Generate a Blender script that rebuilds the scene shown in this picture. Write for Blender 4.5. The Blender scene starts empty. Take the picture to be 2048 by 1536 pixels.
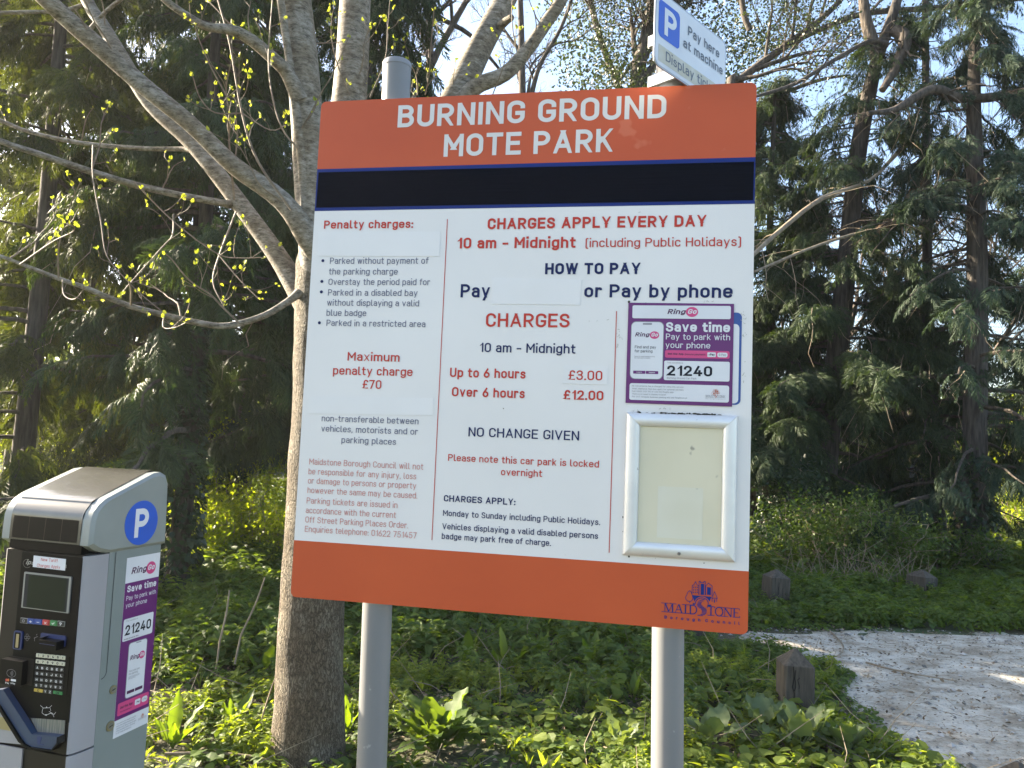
import bpy, math, random
import numpy as np
from mathutils import Matrix, Vector

SC = bpy.context.scene
COL = SC.collection
rad = math.radians

# ---------------------------------------------------------------- camera
F = 1500.0                                   # focal length in photo pixels (2048 wide)
_dn = np.array([-.0408, .9963, -.0768]); _dn /= np.linalg.norm(_dn)
_up = -_dn
_fw = np.array([0, 0, 1.]); _Y = _fw - (_fw @ _up) * _up; _Y /= np.linalg.norm(_Y)
_X = np.cross(_Y, _up)
CAM = np.array([_X, _Y, _up])                # camera axes (x right, y down, z forward) -> world
EYE = np.array([0, 0, 1.6])
cd = bpy.data.cameras.new('camera'); cam = bpy.data.objects.new('camera', cd); COL.objects.link(cam)
cd.sensor_width = 36; cd.lens = F / 2048 * 36; cd.clip_start = .05; cd.clip_end = 2000
_m = Matrix.Identity(4)
for _i in range(3):
    _m[_i][0] = CAM[_i][0]; _m[_i][1] = -CAM[_i][1]; _m[_i][2] = -CAM[_i][2]; _m[_i][3] = EYE[_i]
cam.matrix_world = _m
SC.camera = cam

# ---------------------------------------------------------------- sky, sun, exposure
SUN_AZ, SUN_EL = -66.0, 24.0                 # degrees from the view direction, left is negative
wd = bpy.data.worlds.new('World'); SC.world = wd; wd.use_nodes = True
nt = wd.node_tree; bg = nt.nodes['Background']
sky = nt.nodes.new('ShaderNodeTexSky'); sky.sky_type = 'NISHITA'; sky.sun_disc = False
sky.sun_elevation = rad(SUN_EL); sky.sun_rotation = rad(SUN_AZ)
sky.air_density = 1.0; sky.dust_density = 2.2; sky.ozone_density = 1.0
nt.links.new(sky.outputs[0], bg.inputs[0]); bg.inputs[1].default_value = 0.078
sl = bpy.data.lights.new('sun', 'SUN'); sun = bpy.data.objects.new('sun', sl); COL.objects.link(sun)
sl.energy = 5.0; sl.angle = rad(0.5); sl.color = (1, .86, .66)
SUND = Vector((math.sin(rad(SUN_AZ)) * math.cos(rad(SUN_EL)), math.cos(rad(SUN_AZ)) * math.cos(rad(SUN_EL)), math.sin(rad(SUN_EL))))
sun.rotation_euler = SUND.to_track_quat('Z', 'Y').to_euler(); sun.location = SUND * 30
SC.view_settings.view_transform = 'Standard'; SC.view_settings.look = 'None'
SC.view_settings.exposure = 2.75; SC.view_settings.gamma = 1
SC.cycles.max_bounces = 6; SC.cycles.transparent_max_bounces = 6; SC.cycles.diffuse_bounces = 3
SC.cycles.use_denoising = True; SC.cycles.sample_clamp_indirect = 6

# ---------------------------------------------------------------- measuring helpers
def ray(x, y): return CAM @ np.array([(x - 1024) / F, (y - 768) / F, 1.])
def at(x, y, Y): d = ray(x, y); return EYE + d * (Y / d[1])
def gp(x, y, z=0.): d = ray(x, y); return EYE + d * ((z - EYE[2]) / d[2])

# ---------------------------------------------------------------- materials
def srgb(r, g, b):
    f = lambda c: ((c / 255 + .055) / 1.055) ** 2.4 if c > 10.3 else c / 255 / 12.92
    return (f(r), f(g), f(b))
def _mat(name):
    m = bpy.data.materials.new(name); m.use_nodes = True
    return m, m.node_tree, m.node_tree.nodes['Principled BSDF']
def noise(nt, scale, detail=4, stretch=None, rough=.55, obj=True):
    tc = nt.nodes.new('ShaderNodeTexCoord'); n = nt.nodes.new('ShaderNodeTexNoise')
    n.inputs['Scale'].default_value = scale; n.inputs['Detail'].default_value = detail; n.inputs['Roughness'].default_value = rough
    src = tc.outputs['Object']
    if stretch:
        mp = nt.nodes.new('ShaderNodeMapping'); mp.inputs['Scale'].default_value = stretch
        nt.links.new(src, mp.inputs[0]); src = mp.outputs[0]
    nt.links.new(src, n.inputs['Vector']); return n
def cells(nt, scale, stretch, warp=.02, wscale=9):
    """distance to the edge of stretched, wobbly cells: furrows of bark"""
    tc = nt.nodes.new('ShaderNodeTexCoord'); n = noise(nt, wscale, 3); a = nt.nodes.new('ShaderNodeVectorMath'); a.operation = 'MULTIPLY_ADD'
    nt.links.new(n.outputs['Color'], a.inputs[0]); a.inputs[1].default_value = (warp,) * 3; nt.links.new(tc.outputs['Object'], a.inputs[2])
    mp = nt.nodes.new('ShaderNodeMapping'); mp.inputs['Scale'].default_value = stretch; nt.links.new(a.outputs[0], mp.inputs[0])
    v = nt.nodes.new('ShaderNodeTexVoronoi'); v.feature = 'DISTANCE_TO_EDGE'; v.inputs['Scale'].default_value = scale; nt.links.new(mp.outputs[0], v.inputs['Vector']); return v
def ramp(nt, src, stops):
    r = nt.nodes.new('ShaderNodeValToRGB'); e = r.color_ramp.elements
    while len(e) < len(stops): e.new(.5)
    for k, (p, c) in enumerate(stops):
        e[k].position = p; e[k].color = (*c, 1) if len(c) == 3 else c
    nt.links.new(src, r.inputs[0]); return r
def pbr(name, col, rough=.5, metal=0., col2=None, scale=6, lo=.35, hi=.7, stretch=None, bump=0, bscale=None, bstretch=None, spec=.5, detail=4, coat=0, dist=.01, spots=None):
    m, nt, p = _mat(name)
    p.inputs['Base Color'].default_value = (*col, 1); p.inputs['Roughness'].default_value = rough
    p.inputs['Metallic'].default_value = metal; p.inputs['Specular IOR Level'].default_value = spec
    p.inputs['Coat Weight'].default_value = coat
    if col2:
        r = ramp(nt, noise(nt, scale, detail, stretch).outputs[0], [(lo, col), (hi, col2)])
        out = r.outputs[0]
        if spots:
            sc_, th, c_ = spots
            r2 = ramp(nt, noise(nt, sc_, 3).outputs[0], [(th, (0, 0, 0)), (th + .04, (1, 1, 1))])
            mx = nt.nodes.new('ShaderNodeMixRGB'); nt.links.new(r2.outputs[0], mx.inputs[0]); nt.links.new(out, mx.inputs[1])
            mx.inputs[2].default_value = (*c_, 1); out = mx.outputs[0]
        nt.links.new(out, p.inputs['Base Color'])
    if bump:
        b = nt.nodes.new('ShaderNodeBump'); b.inputs['Strength'].default_value = bump; b.inputs['Distance'].default_value = dist
        nt.links.new(noise(nt, bscale or scale, 5, bstretch or stretch).outputs[0], b.inputs['Height'])
        nt.links.new(b.outputs[0], p.inputs['Normal'])
    return m
def leafmat(name, c1, c2, trans=.45, rough=.55, tcol=None, spec=.35):
    m, nt, p = _mat(name)
    g = nt.nodes.new('ShaderNodeNewGeometry')
    r = ramp(nt, g.outputs['Random Per Island'], [(0., c1), (1., c2)])
    nt.links.new(r.outputs[0], p.inputs['Base Color']); p.inputs['Roughness'].default_value = rough
    p.inputs['Specular IOR Level'].default_value = spec
    t = nt.nodes.new('ShaderNodeBsdfTranslucent')
    hs = nt.nodes.new('ShaderNodeMixRGB'); hs.blend_type = 'MULTIPLY'; hs.inputs[0].default_value = 1
    nt.links.new(r.outputs[0], hs.inputs[1]); hs.inputs[2].default_value = (*(tcol or (2.2, 2.0, .6)), 1)
    nt.links.new(hs.outputs[0], t.inputs[0])
    mx = nt.nodes.new('ShaderNodeMixShader'); mx.inputs[0].default_value = trans
    nt.links.new(p.outputs[0], mx.inputs[1]); nt.links.new(t.outputs[0], mx.inputs[2])
    nt.links.new(mx.outputs[0], nt.nodes['Material Output'].inputs[0])
    return m
def island(name, c1, c2, rough=.7):
    m, nt, p = _mat(name); g = nt.nodes.new('ShaderNodeNewGeometry')
    r = ramp(nt, g.outputs['Random Per Island'], [(0., c1), (1., c2)])
    nt.links.new(r.outputs[0], p.inputs['Base Color']); p.inputs['Roughness'].default_value = rough
    return m

# ---------------------------------------------------------------- things and parts
def tag(o, label=None, cat=None, group=None, kind=None):
    if label: o['label'] = label
    if cat: o['category'] = cat
    if group: o['group'] = group
    if kind: o['kind'] = kind
    return o
def thing(name, label, cat, loc=(0, 0, 0), rotz=0, group=None):
    o = bpy.data.objects.new(name, None); COL.objects.link(o); o.empty_display_size = .1
    o.location = loc; o.rotation_euler = (0, 0, rotz)
    return tag(o, label, cat, group)
class MB:
    """collects polygons, then links them as one mesh object"""
    def __init__(s): s.v = []; s.f = []; s.mi = []; s.mats = []; s.n = 0; s.big = []
    def m(s, mat):
        if mat not in s.mats: s.mats.append(mat)
        return s.mats.index(mat)
    def add(s, V, Fs, mat):
        k = s.m(mat); s.v.append(np.asarray(V, float).reshape(-1, 3))
        for f in Fs: s.f.append([i + s.n for i in f]); s.mi.append(k)
        s.n += len(s.v[-1])
    def arr(s, V, Fa, mat):                  # Fa: (n,k) int array
        s.big.append((s.n, np.asarray(Fa), s.m(mat))); s.v.append(np.asarray(V, float).reshape(-1, 3)); s.n += len(s.v[-1])
    def box(s, lo, hi, mat):
        x0, y0, z0 = lo; x1, y1, z1 = hi
        V = [(x0, y0, z0), (x1, y0, z0), (x1, y1, z0), (x0, y1, z0), (x0, y0, z1), (x1, y0, z1), (x1, y1, z1), (x0, y1, z1)]
        s.add(V, [(3, 2, 1, 0), (4, 5, 6, 7), (0, 1, 5, 4), (1, 2, 6, 5), (2, 3, 7, 6), (3, 0, 4, 7)], mat)
    def prism(s, poly, fn, d0, d1, mat, back=True):
        """poly (u,v) counter-clockwise seen from the front; fn(u,v,d) -> point, d grows towards the viewer"""
        n = len(poly); V = [fn(u, v, d1) for u, v in poly] + [fn(u, v, d0) for u, v in poly]
        Fs = [tuple(range(n))] + [(i, n + i, n + (i + 1) % n, (i + 1) % n) for i in range(n)]
        if back: Fs.append(tuple(range(2 * n - 1, n - 1, -1)))
        s.add(V, Fs, mat)
    def sheet(s, poly, fn, d, mat): s.add([fn(u, v, d) for u, v in poly], [tuple(range(len(poly)))], mat)
    def tube(s, pts, rs, mat, n=8, cap=True, wob=0, seed=0):
        V, Fa = tube(pts, rs, n, wob, seed); s.arr(V, Fa, mat)
        if cap:
            s.add(V[-n:], [tuple(range(n))], mat); s.add(V[:n], [tuple(range(n - 1, -1, -1))], mat)
    def build(s, name, parent=None, smooth=None, loc=None):
        me = bpy.data.meshes.new(name)
        V = np.concatenate(s.v) if s.v else np.zeros((0, 3))
        li = []; tot = []; mi = []
        if s.f:
            li.append(np.array([i for f in s.f for i in f], np.int64)); tot.append(np.array([len(f) for f in s.f], np.int64)); mi.append(np.array(s.mi, np.int64))
        for off, Fa, k in s.big:
            li.append((Fa + off).ravel()); tot.append(np.full(len(Fa), Fa.shape[1])); mi.append(np.full(len(Fa), k))
        li = np.concatenate(li); tot = np.concatenate(tot); mi = np.concatenate(mi)
        me.vertices.add(len(V)); me.vertices.foreach_set('co', V.astype(np.float32).ravel())
        me.loops.add(len(li)); me.loops.foreach_set('vertex_index', li.astype(np.int32))
        me.polygons.add(len(tot)); st = np.concatenate([[0], np.cumsum(tot)[:-1]])
        me.polygons.foreach_set('loop_start', st.astype(np.int32)); me.polygons.foreach_set('loop_total', tot.astype(np.int32))
        for m in s.mats: me.materials.append(m)
        me.polygons.foreach_set('material_index', mi.astype(np.int32))
        me.update(calc_edges=True); me.validate()
        me.polygons.foreach_set('use_smooth', np.zeros(len(me.polygons), bool))
        if smooth is not None:
            if smooth >= 180: me.polygons.foreach_set('use_smooth', np.ones(len(me.polygons), bool))
            else:
                me.polygons.foreach_set('use_smooth', np.ones(len(me.polygons), bool)); me.set_sharp_from_angle(angle=rad(smooth))
        o = bpy.data.objects.new(name, me); COL.objects.link(o)
        if parent: o.parent = parent
        if loc is not None: o.location = loc
        return o
def tube(pts, rs, n=8, wob=0, seed=0):
    P = np.asarray(pts, float); N = len(P); rs = np.broadcast_to(np.asarray(rs, float), (N,))
    T = np.gradient(P, axis=0); T /= np.linalg.norm(T, axis=1)[:, None] + 1e-12
    a = np.array([0, 0, 1.]) if abs(T[0][2]) < .9 else np.array([1., 0, 0])
    u = np.cross(T[0], a); u /= np.linalg.norm(u); V = np.zeros((N, n, 3)); th = np.linspace(0, 2 * np.pi, n, endpoint=False)
    rg = np.random.default_rng(seed); ph = rg.uniform(0, 6.28, 6)
    for i in range(N):
        u = u - (u @ T[i]) * T[i]; u /= np.linalg.norm(u) + 1e-12; w = np.cross(T[i], u)
        r = rs[i] * np.ones(n)
        if wob: r = r * (1 + wob * (np.sin(2 * th + ph[0] + i * .35) * .5 + np.sin(3 * th + ph[1] - i * .5) * .4 + np.sin(5 * th + ph[2] + i * .9) * .3))
        V[i] = P[i] + r[:, None] * (np.cos(th)[:, None] * u + np.sin(th)[:, None] * w)
    k = np.arange(n); Fa = []
    for i in range(N - 1):
        b = i * n; Fa.append(np.stack([b + k, b + (k + 1) % n, b + n + (k + 1) % n, b + n + k], 1))
    return V.reshape(-1, 3), np.concatenate(Fa)
def smooth_path(pts, k=4):
    """Catmull-Rom through points (any dimension)"""
    P = np.asarray(pts, float)
    if len(P) < 3:
        t = np.linspace(0, 1, k + 1)[:, None]; return P[0] * (1 - t) + P[-1] * t
    Q = np.vstack([2 * P[0] - P[1], P, 2 * P[-1] - P[-2]]); out = []
    for i in range(1, len(Q) - 2):
        for j in range(k):
            t = j / k; a, b, c, d = Q[i - 1], Q[i], Q[i + 1], Q[i + 2]
            out.append(.5 * (2 * b + (c - a) * t + (2 * a - 5 * b + 4 * c - d) * t * t + (3 * b - a - 3 * c + d) * t ** 3))
    out.append(P[-1]); return np.array(out)
def inst(V, Fa, Ms, pos):
    """copies of a small template, merged: Ms (n,3,3) columns = axes, pos (n,3)"""
    W = np.einsum('nij,kj->nki', Ms, V) + pos[:, None, :]
    n, k = len(pos), len(V)
    return W.reshape(-1, 3), (Fa[None] + (np.arange(n) * k)[:, None, None]).reshape(-1, Fa.shape[1])
def frames(d, roll, s, upv=(0, 0, 1)):
    """x axis along d, z axis near upv turned by roll, scaled by s"""
    d = d / (np.linalg.norm(d, axis=1)[:, None] + 1e-9); u = np.broadcast_to(np.asarray(upv, float), d.shape)
    y = np.cross(u, d); l = np.linalg.norm(y, axis=1)[:, None]; y = np.where(l < 1e-3, np.array([0, 1., 0]), y / (l + 1e-9)); z = np.cross(d, y)
    c, q = np.cos(roll)[:, None], np.sin(roll)[:, None]; y2 = y * c + z * q; z2 = -y * q + z * c
    s = np.asarray(s, float).reshape(-1, 1) if np.ndim(s) else np.full((len(d), 1), s)
    return np.stack([d * s, y2 * s, z2 * s], 2)
def rrect(x0, y0, x1, y1, r, n=5):
    x0, x1 = min(x0, x1), max(x0, x1); y0, y1 = min(y0, y1), max(y0, y1); out = []
    for cx, cy, a in ((x1 - r, y0 + r, -90), (x1 - r, y1 - r, 0), (x0 + r, y1 - r, 90), (x0 + r, y0 + r, 180)):
        for i in range(n + 1):
            t = rad(a + 90 * i / n); out.append((cx + r * math.cos(t), cy + r * math.sin(t)))
    return out
def ellipse(cx, cy, rx, ry, n=28): return [(cx + rx * math.cos(2 * math.pi * i / n), cy + ry * math.sin(2 * math.pi * i / n)) for i in range(n)]

# ---------------------------------------------------------------- stroke lettering
G = {}
def g(ch, w, path): G[ch] = (w, path)
for ln in '''A|.6|M0 0 L.3 1 M.6 0 L.3 1 M.12 .28 L.48 .28
B|.5|M0 0 L0 1 M0 1 L.25 1 H.47 .77 V.25 .54 M0 .54 L.27 .54 H.5 .27 V.27 0 L0 0
C|.5|M.5 .74 L.5 .75 V.25 1 H0 .72 L0 .28 V.25 0 H.5 .25 L.5 .26
D|.52|M0 0 L0 1 L.24 1 H.52 .7 L.52 .3 V.24 0 Z
E|.45|M.45 1 L0 1 L0 0 L.45 0 M0 .52 L.4 .52
F|.45|M.45 1 L0 1 L0 0 M0 .5 L.4 .5
G|.52|M.52 .79 L.52 .8 V.26 1 H0 .72 L0 .28 V.26 0 H.52 .26 L.52 .44 L.32 .44
H|.53|M0 0 L0 1 M.53 0 L.53 1 M0 .52 L.53 .52
I|0|M0 0 L0 1
J|.42|M.42 1 L.42 .25 V.2 0 H0 .22
K|.5|M0 0 L0 1 M.48 1 L.02 .38 M.18 .6 L.5 0
L|.42|M0 1 L0 0 L.42 0
M|.66|M0 0 L0 1 M0 1 L.33 .36 M.66 1 L.33 .36 M.66 1 L.66 0
N|.54|M0 0 L0 1 M.02 1 L.52 0 M.54 0 L.54 1
O|.53|M0 .28 L0 .72 V.265 1 H.53 .72 L.53 .28 V.265 0 H0 .28 Z
P|.5|M0 0 L0 1 M0 1 L.25 1 H.5 .73 V.25 .45 L0 .45
Q|.53|M0 .28 L0 .72 V.265 1 H.53 .72 L.53 .28 V.265 0 H0 .28 Z M.32 .2 L.55 -.06
R|.51|M0 0 L0 1 M0 1 L.25 1 H.5 .73 V.25 .45 L0 .45 M.24 .45 L.5 0
S|.49|M.46 .78 V.24 1 H.01 .76 V.18 .56 L.32 .48 H.49 .25 V.24 0 H0 .21
T|.52|M0 1 L.52 1 M.26 1 L.26 0
U|.52|M0 1 L0 .27 V.26 0 H.52 .27 L.52 1
V|.58|M0 1 L.29 0 M.58 1 L.29 0
W|.86|M0 1 L.22 0 M.43 1 L.22 0 M.43 1 L.64 0 M.86 1 L.64 0
X|.56|M0 1 L.56 0 M0 0 L.56 1
Y|.56|M0 1 L.28 .42 M.56 1 L.28 .42 M.28 .44 L.28 0
Z|.48|M0 1 L.48 1 M.46 1 L.02 0 M0 0 L.48 0
0|.47|M0 .25 L0 .75 V.235 1 H.47 .75 L.47 .25 V.235 0 H0 .25 Z
1|.24|M.02 .8 L.24 .97 M.24 1 L.24 0
2|.47|M0 .76 V.23 1 H.45 .75 V.38 .5 L0 0 L.47 0
3|.46|M.02 .8 V.22 1 H.44 .77 V.22 .54 L.14 .54 M.22 .54 H.46 .27 V.22 0 H0 .2
4|.5|M.28 1 L0 .24 L.5 .24 M.37 .5 L.37 0
5|.46|M.43 1 L.05 1 L.03 .5 V.22 .63 H.46 .32 V.22 0 H0 .2
6|.46|M.32 1 L.04 .46 L0 .27 V.23 0 H.46 .28 M.46 .28 V.23 .56 H.02 .34
7|.46|M0 1 L.46 1 M.44 1 L.15 0
8|.46|M.23 .54 H.43 .77 V.23 1 H.03 .77 V.23 .54 Z M.23 .54 H.46 .27 V.23 0 H0 .27 V.23 .54 Z
9|.46|M.14 0 L.42 .54 L.46 .73 V.23 1 H0 .72 M0 .72 V.23 .44 H.44 .66
a|.4|M.03 .62 V.2 .72 H.4 .52 L.4 0 M.4 .42 L.18 .42 H0 .21 V.18 0 L.22 0 H.4 .14
b|.43|M0 0 L0 1 M0 .5 V.22 .72 H.43 .5 L.43 .22 V.22 0 H0 .22
c|.39|M.39 .58 V.2 .72 H0 .5 L0 .22 V.2 0 H.39 .14
d|.43|M.43 0 L.43 1 M.43 .5 V.21 .72 H0 .5 L0 .22 V.21 0 H.43 .22
e|.43|M.02 .37 L.43 .37 M.43 .39 L.43 .5 V.215 .72 H0 .5 L0 .22 V.215 0 H.39 .12
f|.27|M.28 1 L.24 1 H.1 .84 L.1 0 M0 .7 L.27 .7
g|.43|M.43 .72 L.43 -.04 V.22 -.27 H.03 -.17 M.43 .5 V.21 .72 H0 .5 L0 .24 V.21 .02 H.43 .24
h|.42|M0 0 L0 1 M0 .5 V.21 .72 H.42 .5 L.42 0
i|0|M0 0 L0 .68 D0 1.04
j|.1|M.1 .68 L.1 -.12 V0 -.27 D.1 1.04
k|.4|M0 0 L0 1 M.36 .72 L.02 .28 M.14 .42 L.38 0
l|.14|M0 1 L0 .14 V.11 0 L.16 0
m|.7|M0 0 L0 .72 M0 .52 V.18 .72 H.35 .52 L.35 0 M.35 .52 V.53 .72 H.7 .52 L.7 0
n|.42|M0 0 L0 .72 M0 .5 V.21 .72 H.42 .5 L.42 0
o|.43|M0 .24 L0 .48 V.215 .72 H.43 .48 L.43 .24 V.215 0 H0 .24 Z
p|.43|M0 -.28 L0 .72 M0 .5 V.22 .72 H.43 .5 L.43 .22 V.22 0 H0 .22
q|.43|M.43 -.28 L.43 .72 M.43 .5 V.21 .72 H0 .5 L0 .22 V.21 0 H.43 .22
r|.28|M0 0 L0 .72 M0 .48 V.2 .72 H.28 .66
s|.36|M.34 .59 V.18 .72 H.01 .53 V.14 .4 L.24 .35 H.36 .18 V.18 0 H0 .14
t|.28|M.1 .95 L.1 .16 V.22 0 L.28 0 M0 .7 L.28 .7
u|.42|M0 .72 L0 .22 V.2 0 H.42 .22 M.42 .72 L.42 0
v|.44|M0 .72 L.22 0 M.44 .72 L.22 0
w|.66|M0 .72 L.17 0 M.33 .72 L.17 0 M.33 .72 L.49 0 M.66 .72 L.49 0
x|.42|M0 .72 L.42 0 M0 0 L.42 .72
y|.44|M0 .72 L.22 0 M.44 .72 L.13 -.28
z|.36|M0 .72 L.36 .72 M.34 .72 L.02 0 M0 0 L.36 0
.|0|D0 0
,|.04|D.02 0 M.02 .02 L-.02 -.14
:|0|D0 0 D0 .55
-|.3|M0 .4 L.3 .4
(|.14|M.14 1.06 L.1 1.06 H0 .92 L0 -.06 V.1 -.2 L.14 -.2
)|.14|M0 1.06 L.04 1.06 H.14 .92 L.14 -.06 V.04 -.2 L0 -.2
+|.4|M.2 .1 L.2 .7 M0 .4 L.4 .4
?|.4|M0 .78 V.2 1 H.4 .76 V.2 .45 L.2 .3 D.2 0
*|.3|D.15 .4
#|.46|M.46 .85 V.28 1 H.1 .75 L.1 .2 V0 0 L.46 0 M0 .47 L.36 .47
^|.4|M0 .45 L.15 .15 L.45 .75
~|.4|M0 0 L.4 .7 M0 .7 L.4 0'''.split('\n'):
    c, w_, p_ = ln.split('|'); g(c, float(w_), p_)
def glyph(ch, sub=5):
    """polylines [(pts, closed)], dots"""
    w, path = G[ch]; out = []; dots = []; cur = None
    toks = path.replace('M', ' M').replace('L', ' L').replace('H', ' H').replace('V', ' V').replace('D', ' D').split()
    i = 0
    while i < len(toks):
        t = toks[i]
        if t == 'Z': out[-1][1] = True; i += 1; continue
        x, y = float(t[1:]), float(toks[i + 1]); i += 2
        if t[0] == 'D': dots.append((x, y)); continue
        if t[0] == 'M': out.append([[(x, y)], False]); continue
        pts = out[-1][0]; x0, y0 = pts[-1]
        if t[0] == 'L': pts.append((x, y))
        else:
            for k in range(1, sub + 1):
                a = math.pi / 2 * k / sub
                if t[0] == 'H': pts.append((x0 + (x - x0) * math.sin(a), y0 + (y - y0) * (1 - math.cos(a))))
                else: pts.append((x0 + (x - x0) * (1 - math.cos(a)), y0 + (y - y0) * math.sin(a)))
    return out, dots, w
def ribbon(pts, closed, h):
    P = np.asarray(pts, float)
    keep = [0] + [i for i in range(1, len(P)) if np.hypot(*(P[i] - P[i - 1])) > 1e-5]; P = P[keep]
    if closed and np.hypot(*(P[0] - P[-1])) < 1e-5: P = P[:-1]
    n = len(P); L = []; R = []
    for i in range(n):
        a = P[i - 1] if (i > 0 or closed) else None; b = P[(i + 1) % n] if (i < n - 1 or closed) else None
        d1 = (P[i] - a) / np.hypot(*(P[i] - a)) if a is not None else None; d2 = (b - P[i]) / np.hypot(*(b - P[i])) if b is not None else None
        if d1 is None: d1 = d2
        if d2 is None: d2 = d1
        n1 = np.array([-d1[1], d1[0]]); n2 = np.array([-d2[1], d2[0]]); m = n1 + n2; l = np.hypot(*m)
        m = m / l if l > 1e-6 else n1
        k = min(h / max(m @ n1, .42), h * 2.2); L.append(P[i] + m * k); R.append(P[i] - m * k)
    return L, R
def textmesh(mb, s, p0, p1, cap, w, mat, fn, d, slant=0., gap=.13, widths=None, step=.00004):
    """lettering between p0 and p1 on the baseline; cap = capital height; w = stroke / capital height"""
    p0 = np.asarray(p0, float); p1 = np.asarray(p1, float); L = np.hypot(*(p1 - p0)); ex = (p1 - p0) / L; ey = np.array([-ex[1], ex[0]])
    x = 0; place = []
    for ch in s:
        if ch == ' ': x += .3 + w * .5; continue
        gw = G[ch][0]; place.append((ch, x)); x += gw + w + gap
    tot = x - gap; kx = L / (tot * cap)
    for ch, x0 in place:
        pl, dots, gw = glyph(ch, 9 if cap > .014 else 5); lay = 0
        tr = lambda q: p0 + ex * ((x0 + q[0] + w / 2 + slant * q[1]) * cap * kx) + ey * (q[1] * cap)
        mp = lambda q: (q[0], q[1] * (1 - w) + w / 2)
        for pts, closed in pl:
            Q_ = [mp(q) for q in pts]; dd = d + step * lay; lay += 1; h = w / 2
            if not closed and len(Q_) == 2 and abs(Q_[0][0] - Q_[1][0]) > .03 and abs(Q_[0][1] - Q_[1][1]) > .12:      # a diagonal, cut level at both ends
                (xa, ya), (xb, yb) = Q_; l_ = math.hypot(xb - xa, yb - ya); sy = (yb - ya) / l_; sx = (xb - xa) / l_; k_ = h / abs(sy); hw = h / abs(sy)
                xa -= sx * k_; ya -= sy * k_; xb += sx * k_; yb += sy * k_; A = [(xa - hw, ya), (xb - hw, yb)]; B = [(xa + hw, ya), (xb + hw, yb)]
                A = [(min(max(q[0], 0 - h), gw + h), q[1]) for q in A]; B = [(min(max(q[0], 0 - h), gw + h), q[1]) for q in B]
            else:
                if not closed:                                        # square caps
                    for e0, e1 in ((0, 1), (-1, -2)):
                        dx, dy = Q_[e0][0] - Q_[e1][0], Q_[e0][1] - Q_[e1][1]; l_ = math.hypot(dx, dy) + 1e-9; Q_[e0] = (Q_[e0][0] + dx / l_ * h, Q_[e0][1] + dy / l_ * h)
                A, B = ribbon(Q_, closed, h)
            n = len(A); V = [fn(*tr(q), dd) for q in A] + [fn(*tr(q), dd) for q in B]
            m_ = n if closed else n - 1
            mb.add(V, [(i, n + i, n + (i + 1) % n, (i + 1) % n) for i in range(m_)], mat)
        for q in dots:
            c = mp(q); h = w * .58; Q = [(c[0] - h, c[1] - h + .08 * w), (c[0] + h, c[1] - h + .08 * w), (c[0] + h, c[1] + h + .08 * w), (c[0] - h, c[1] + h + .08 * w)]
            mb.add([fn(*tr(q2), d + step * 5) for q2 in Q], [(0, 1, 2, 3)], mat)
def stroke(mb, pts, wid, mat, fn, d, closed=False):
    A, B = ribbon(pts, closed, wid / 2); n = len(A)
    mb.add([fn(*q, d) for q in A] + [fn(*q, d) for q in B], [(i, n + i, n + (i + 1) % n, (i + 1) % n) for i in range(n if closed else n - 1)], mat)

# ================================================================= MATERIALS
M_white = pbr('sign_white', (.70, .685, .68), .34, col2=(.645, .63, .625), scale=2.2, lo=.3, hi=.8, spec=.5, spots=(46, .735, (.34, .33, .3)))
M_orange = pbr('sign_orange', (.50, .090, .030), .4, spec=.28, col2=(.44, .074, .026), scale=3, lo=.3, hi=.75, spots=(9, .66, (.52, .125, .06)))
M_head = pbr('sign_letter_white', (.62, .61, .60), .35, col2=(.57, .56, .55), scale=6)
M_red = pbr('print_red', (.47, .042, .03), .4, spec=.2)
M_fade = pbr('print_faded_red', (.52, .21, .19), .45)
M_navy = pbr('print_navy', (.009, .017, .085), .4, spec=.2)
M_grey = pbr('print_grey_navy', (.10, .11, .175), .45)
M_blue = pbr('print_blue', (.006, .022, .16), .4, spec=.2)
M_tape = pbr('black_tape', (.004, .005, .010), .6, col2=(.0025, .003, .006), spec=.06, scale=40, stretch=(.4, 1, 12), bump=.3, bscale=14, bstretch=(.25, 1, 9), dist=.003)
M_patch = pbr('white_patch', (.695, .685, .69), .34, col2=(.665, .655, .655), scale=5)
M_post = pbr('grey_post', (.185, .188, .192), .4, col2=(.155, .158, .165), scale=5, stretch=(1, 1, .3), spec=.5, spots=(34, .72, (.27, .27, .26)))
M_cap = pbr('post_cap_grey', (.20, .21, .23), .45)
M_alu = pbr('aluminium', (.72, .725, .73), .4, metal=.4, col2=(.62, .625, .63), scale=7, stretch=(1, 1, 1), spots=(60, .7, (.4, .4, .38)))
M_cream = pbr('old_backing_sheet', (.64, .595, .45), .45, col2=(.58, .54, .40), scale=5, lo=.3, hi=.75, spots=(17, .66, (.30, .28, .22)))
M_cream2 = pbr('clean_backing', (.645, .625, .53), .45, col2=(.60, .575, .46), scale=6, spots=(26, .69, (.3, .29, .24)))
M_moss = pbr('dirt_moss', (.02, .018, .01), .95, col2=(.06, .05, .03), scale=80, bump=.6)
M_screw = pbr('steel', (.3, .3, .31), .35, metal=.8)
M_purple = pbr('poster_purple', (.115, .008, .13), .35, col2=(.10, .007, .115), scale=5)
M_pink = pbr('poster_pink', (.55, .05, .19), .4)
M_plum = pbr('poster_plum', (.06, .008, .06), .4)
M_pwhite = pbr('poster_white', (.64, .65, .69), .32, col2=(.59, .60, .64), scale=8)
M_ink = pbr('poster_ink', (.008, .01, .02), .4, spec=.2)
M_pgrey = pbr('poster_grey', (.22, .22, .25), .4)
M_pblue = pbr('old_poster_blue', (.02, .07, .28), .4)
M_redbrown = pbr('emblem_red', (.42, .09, .04), .4)
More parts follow.
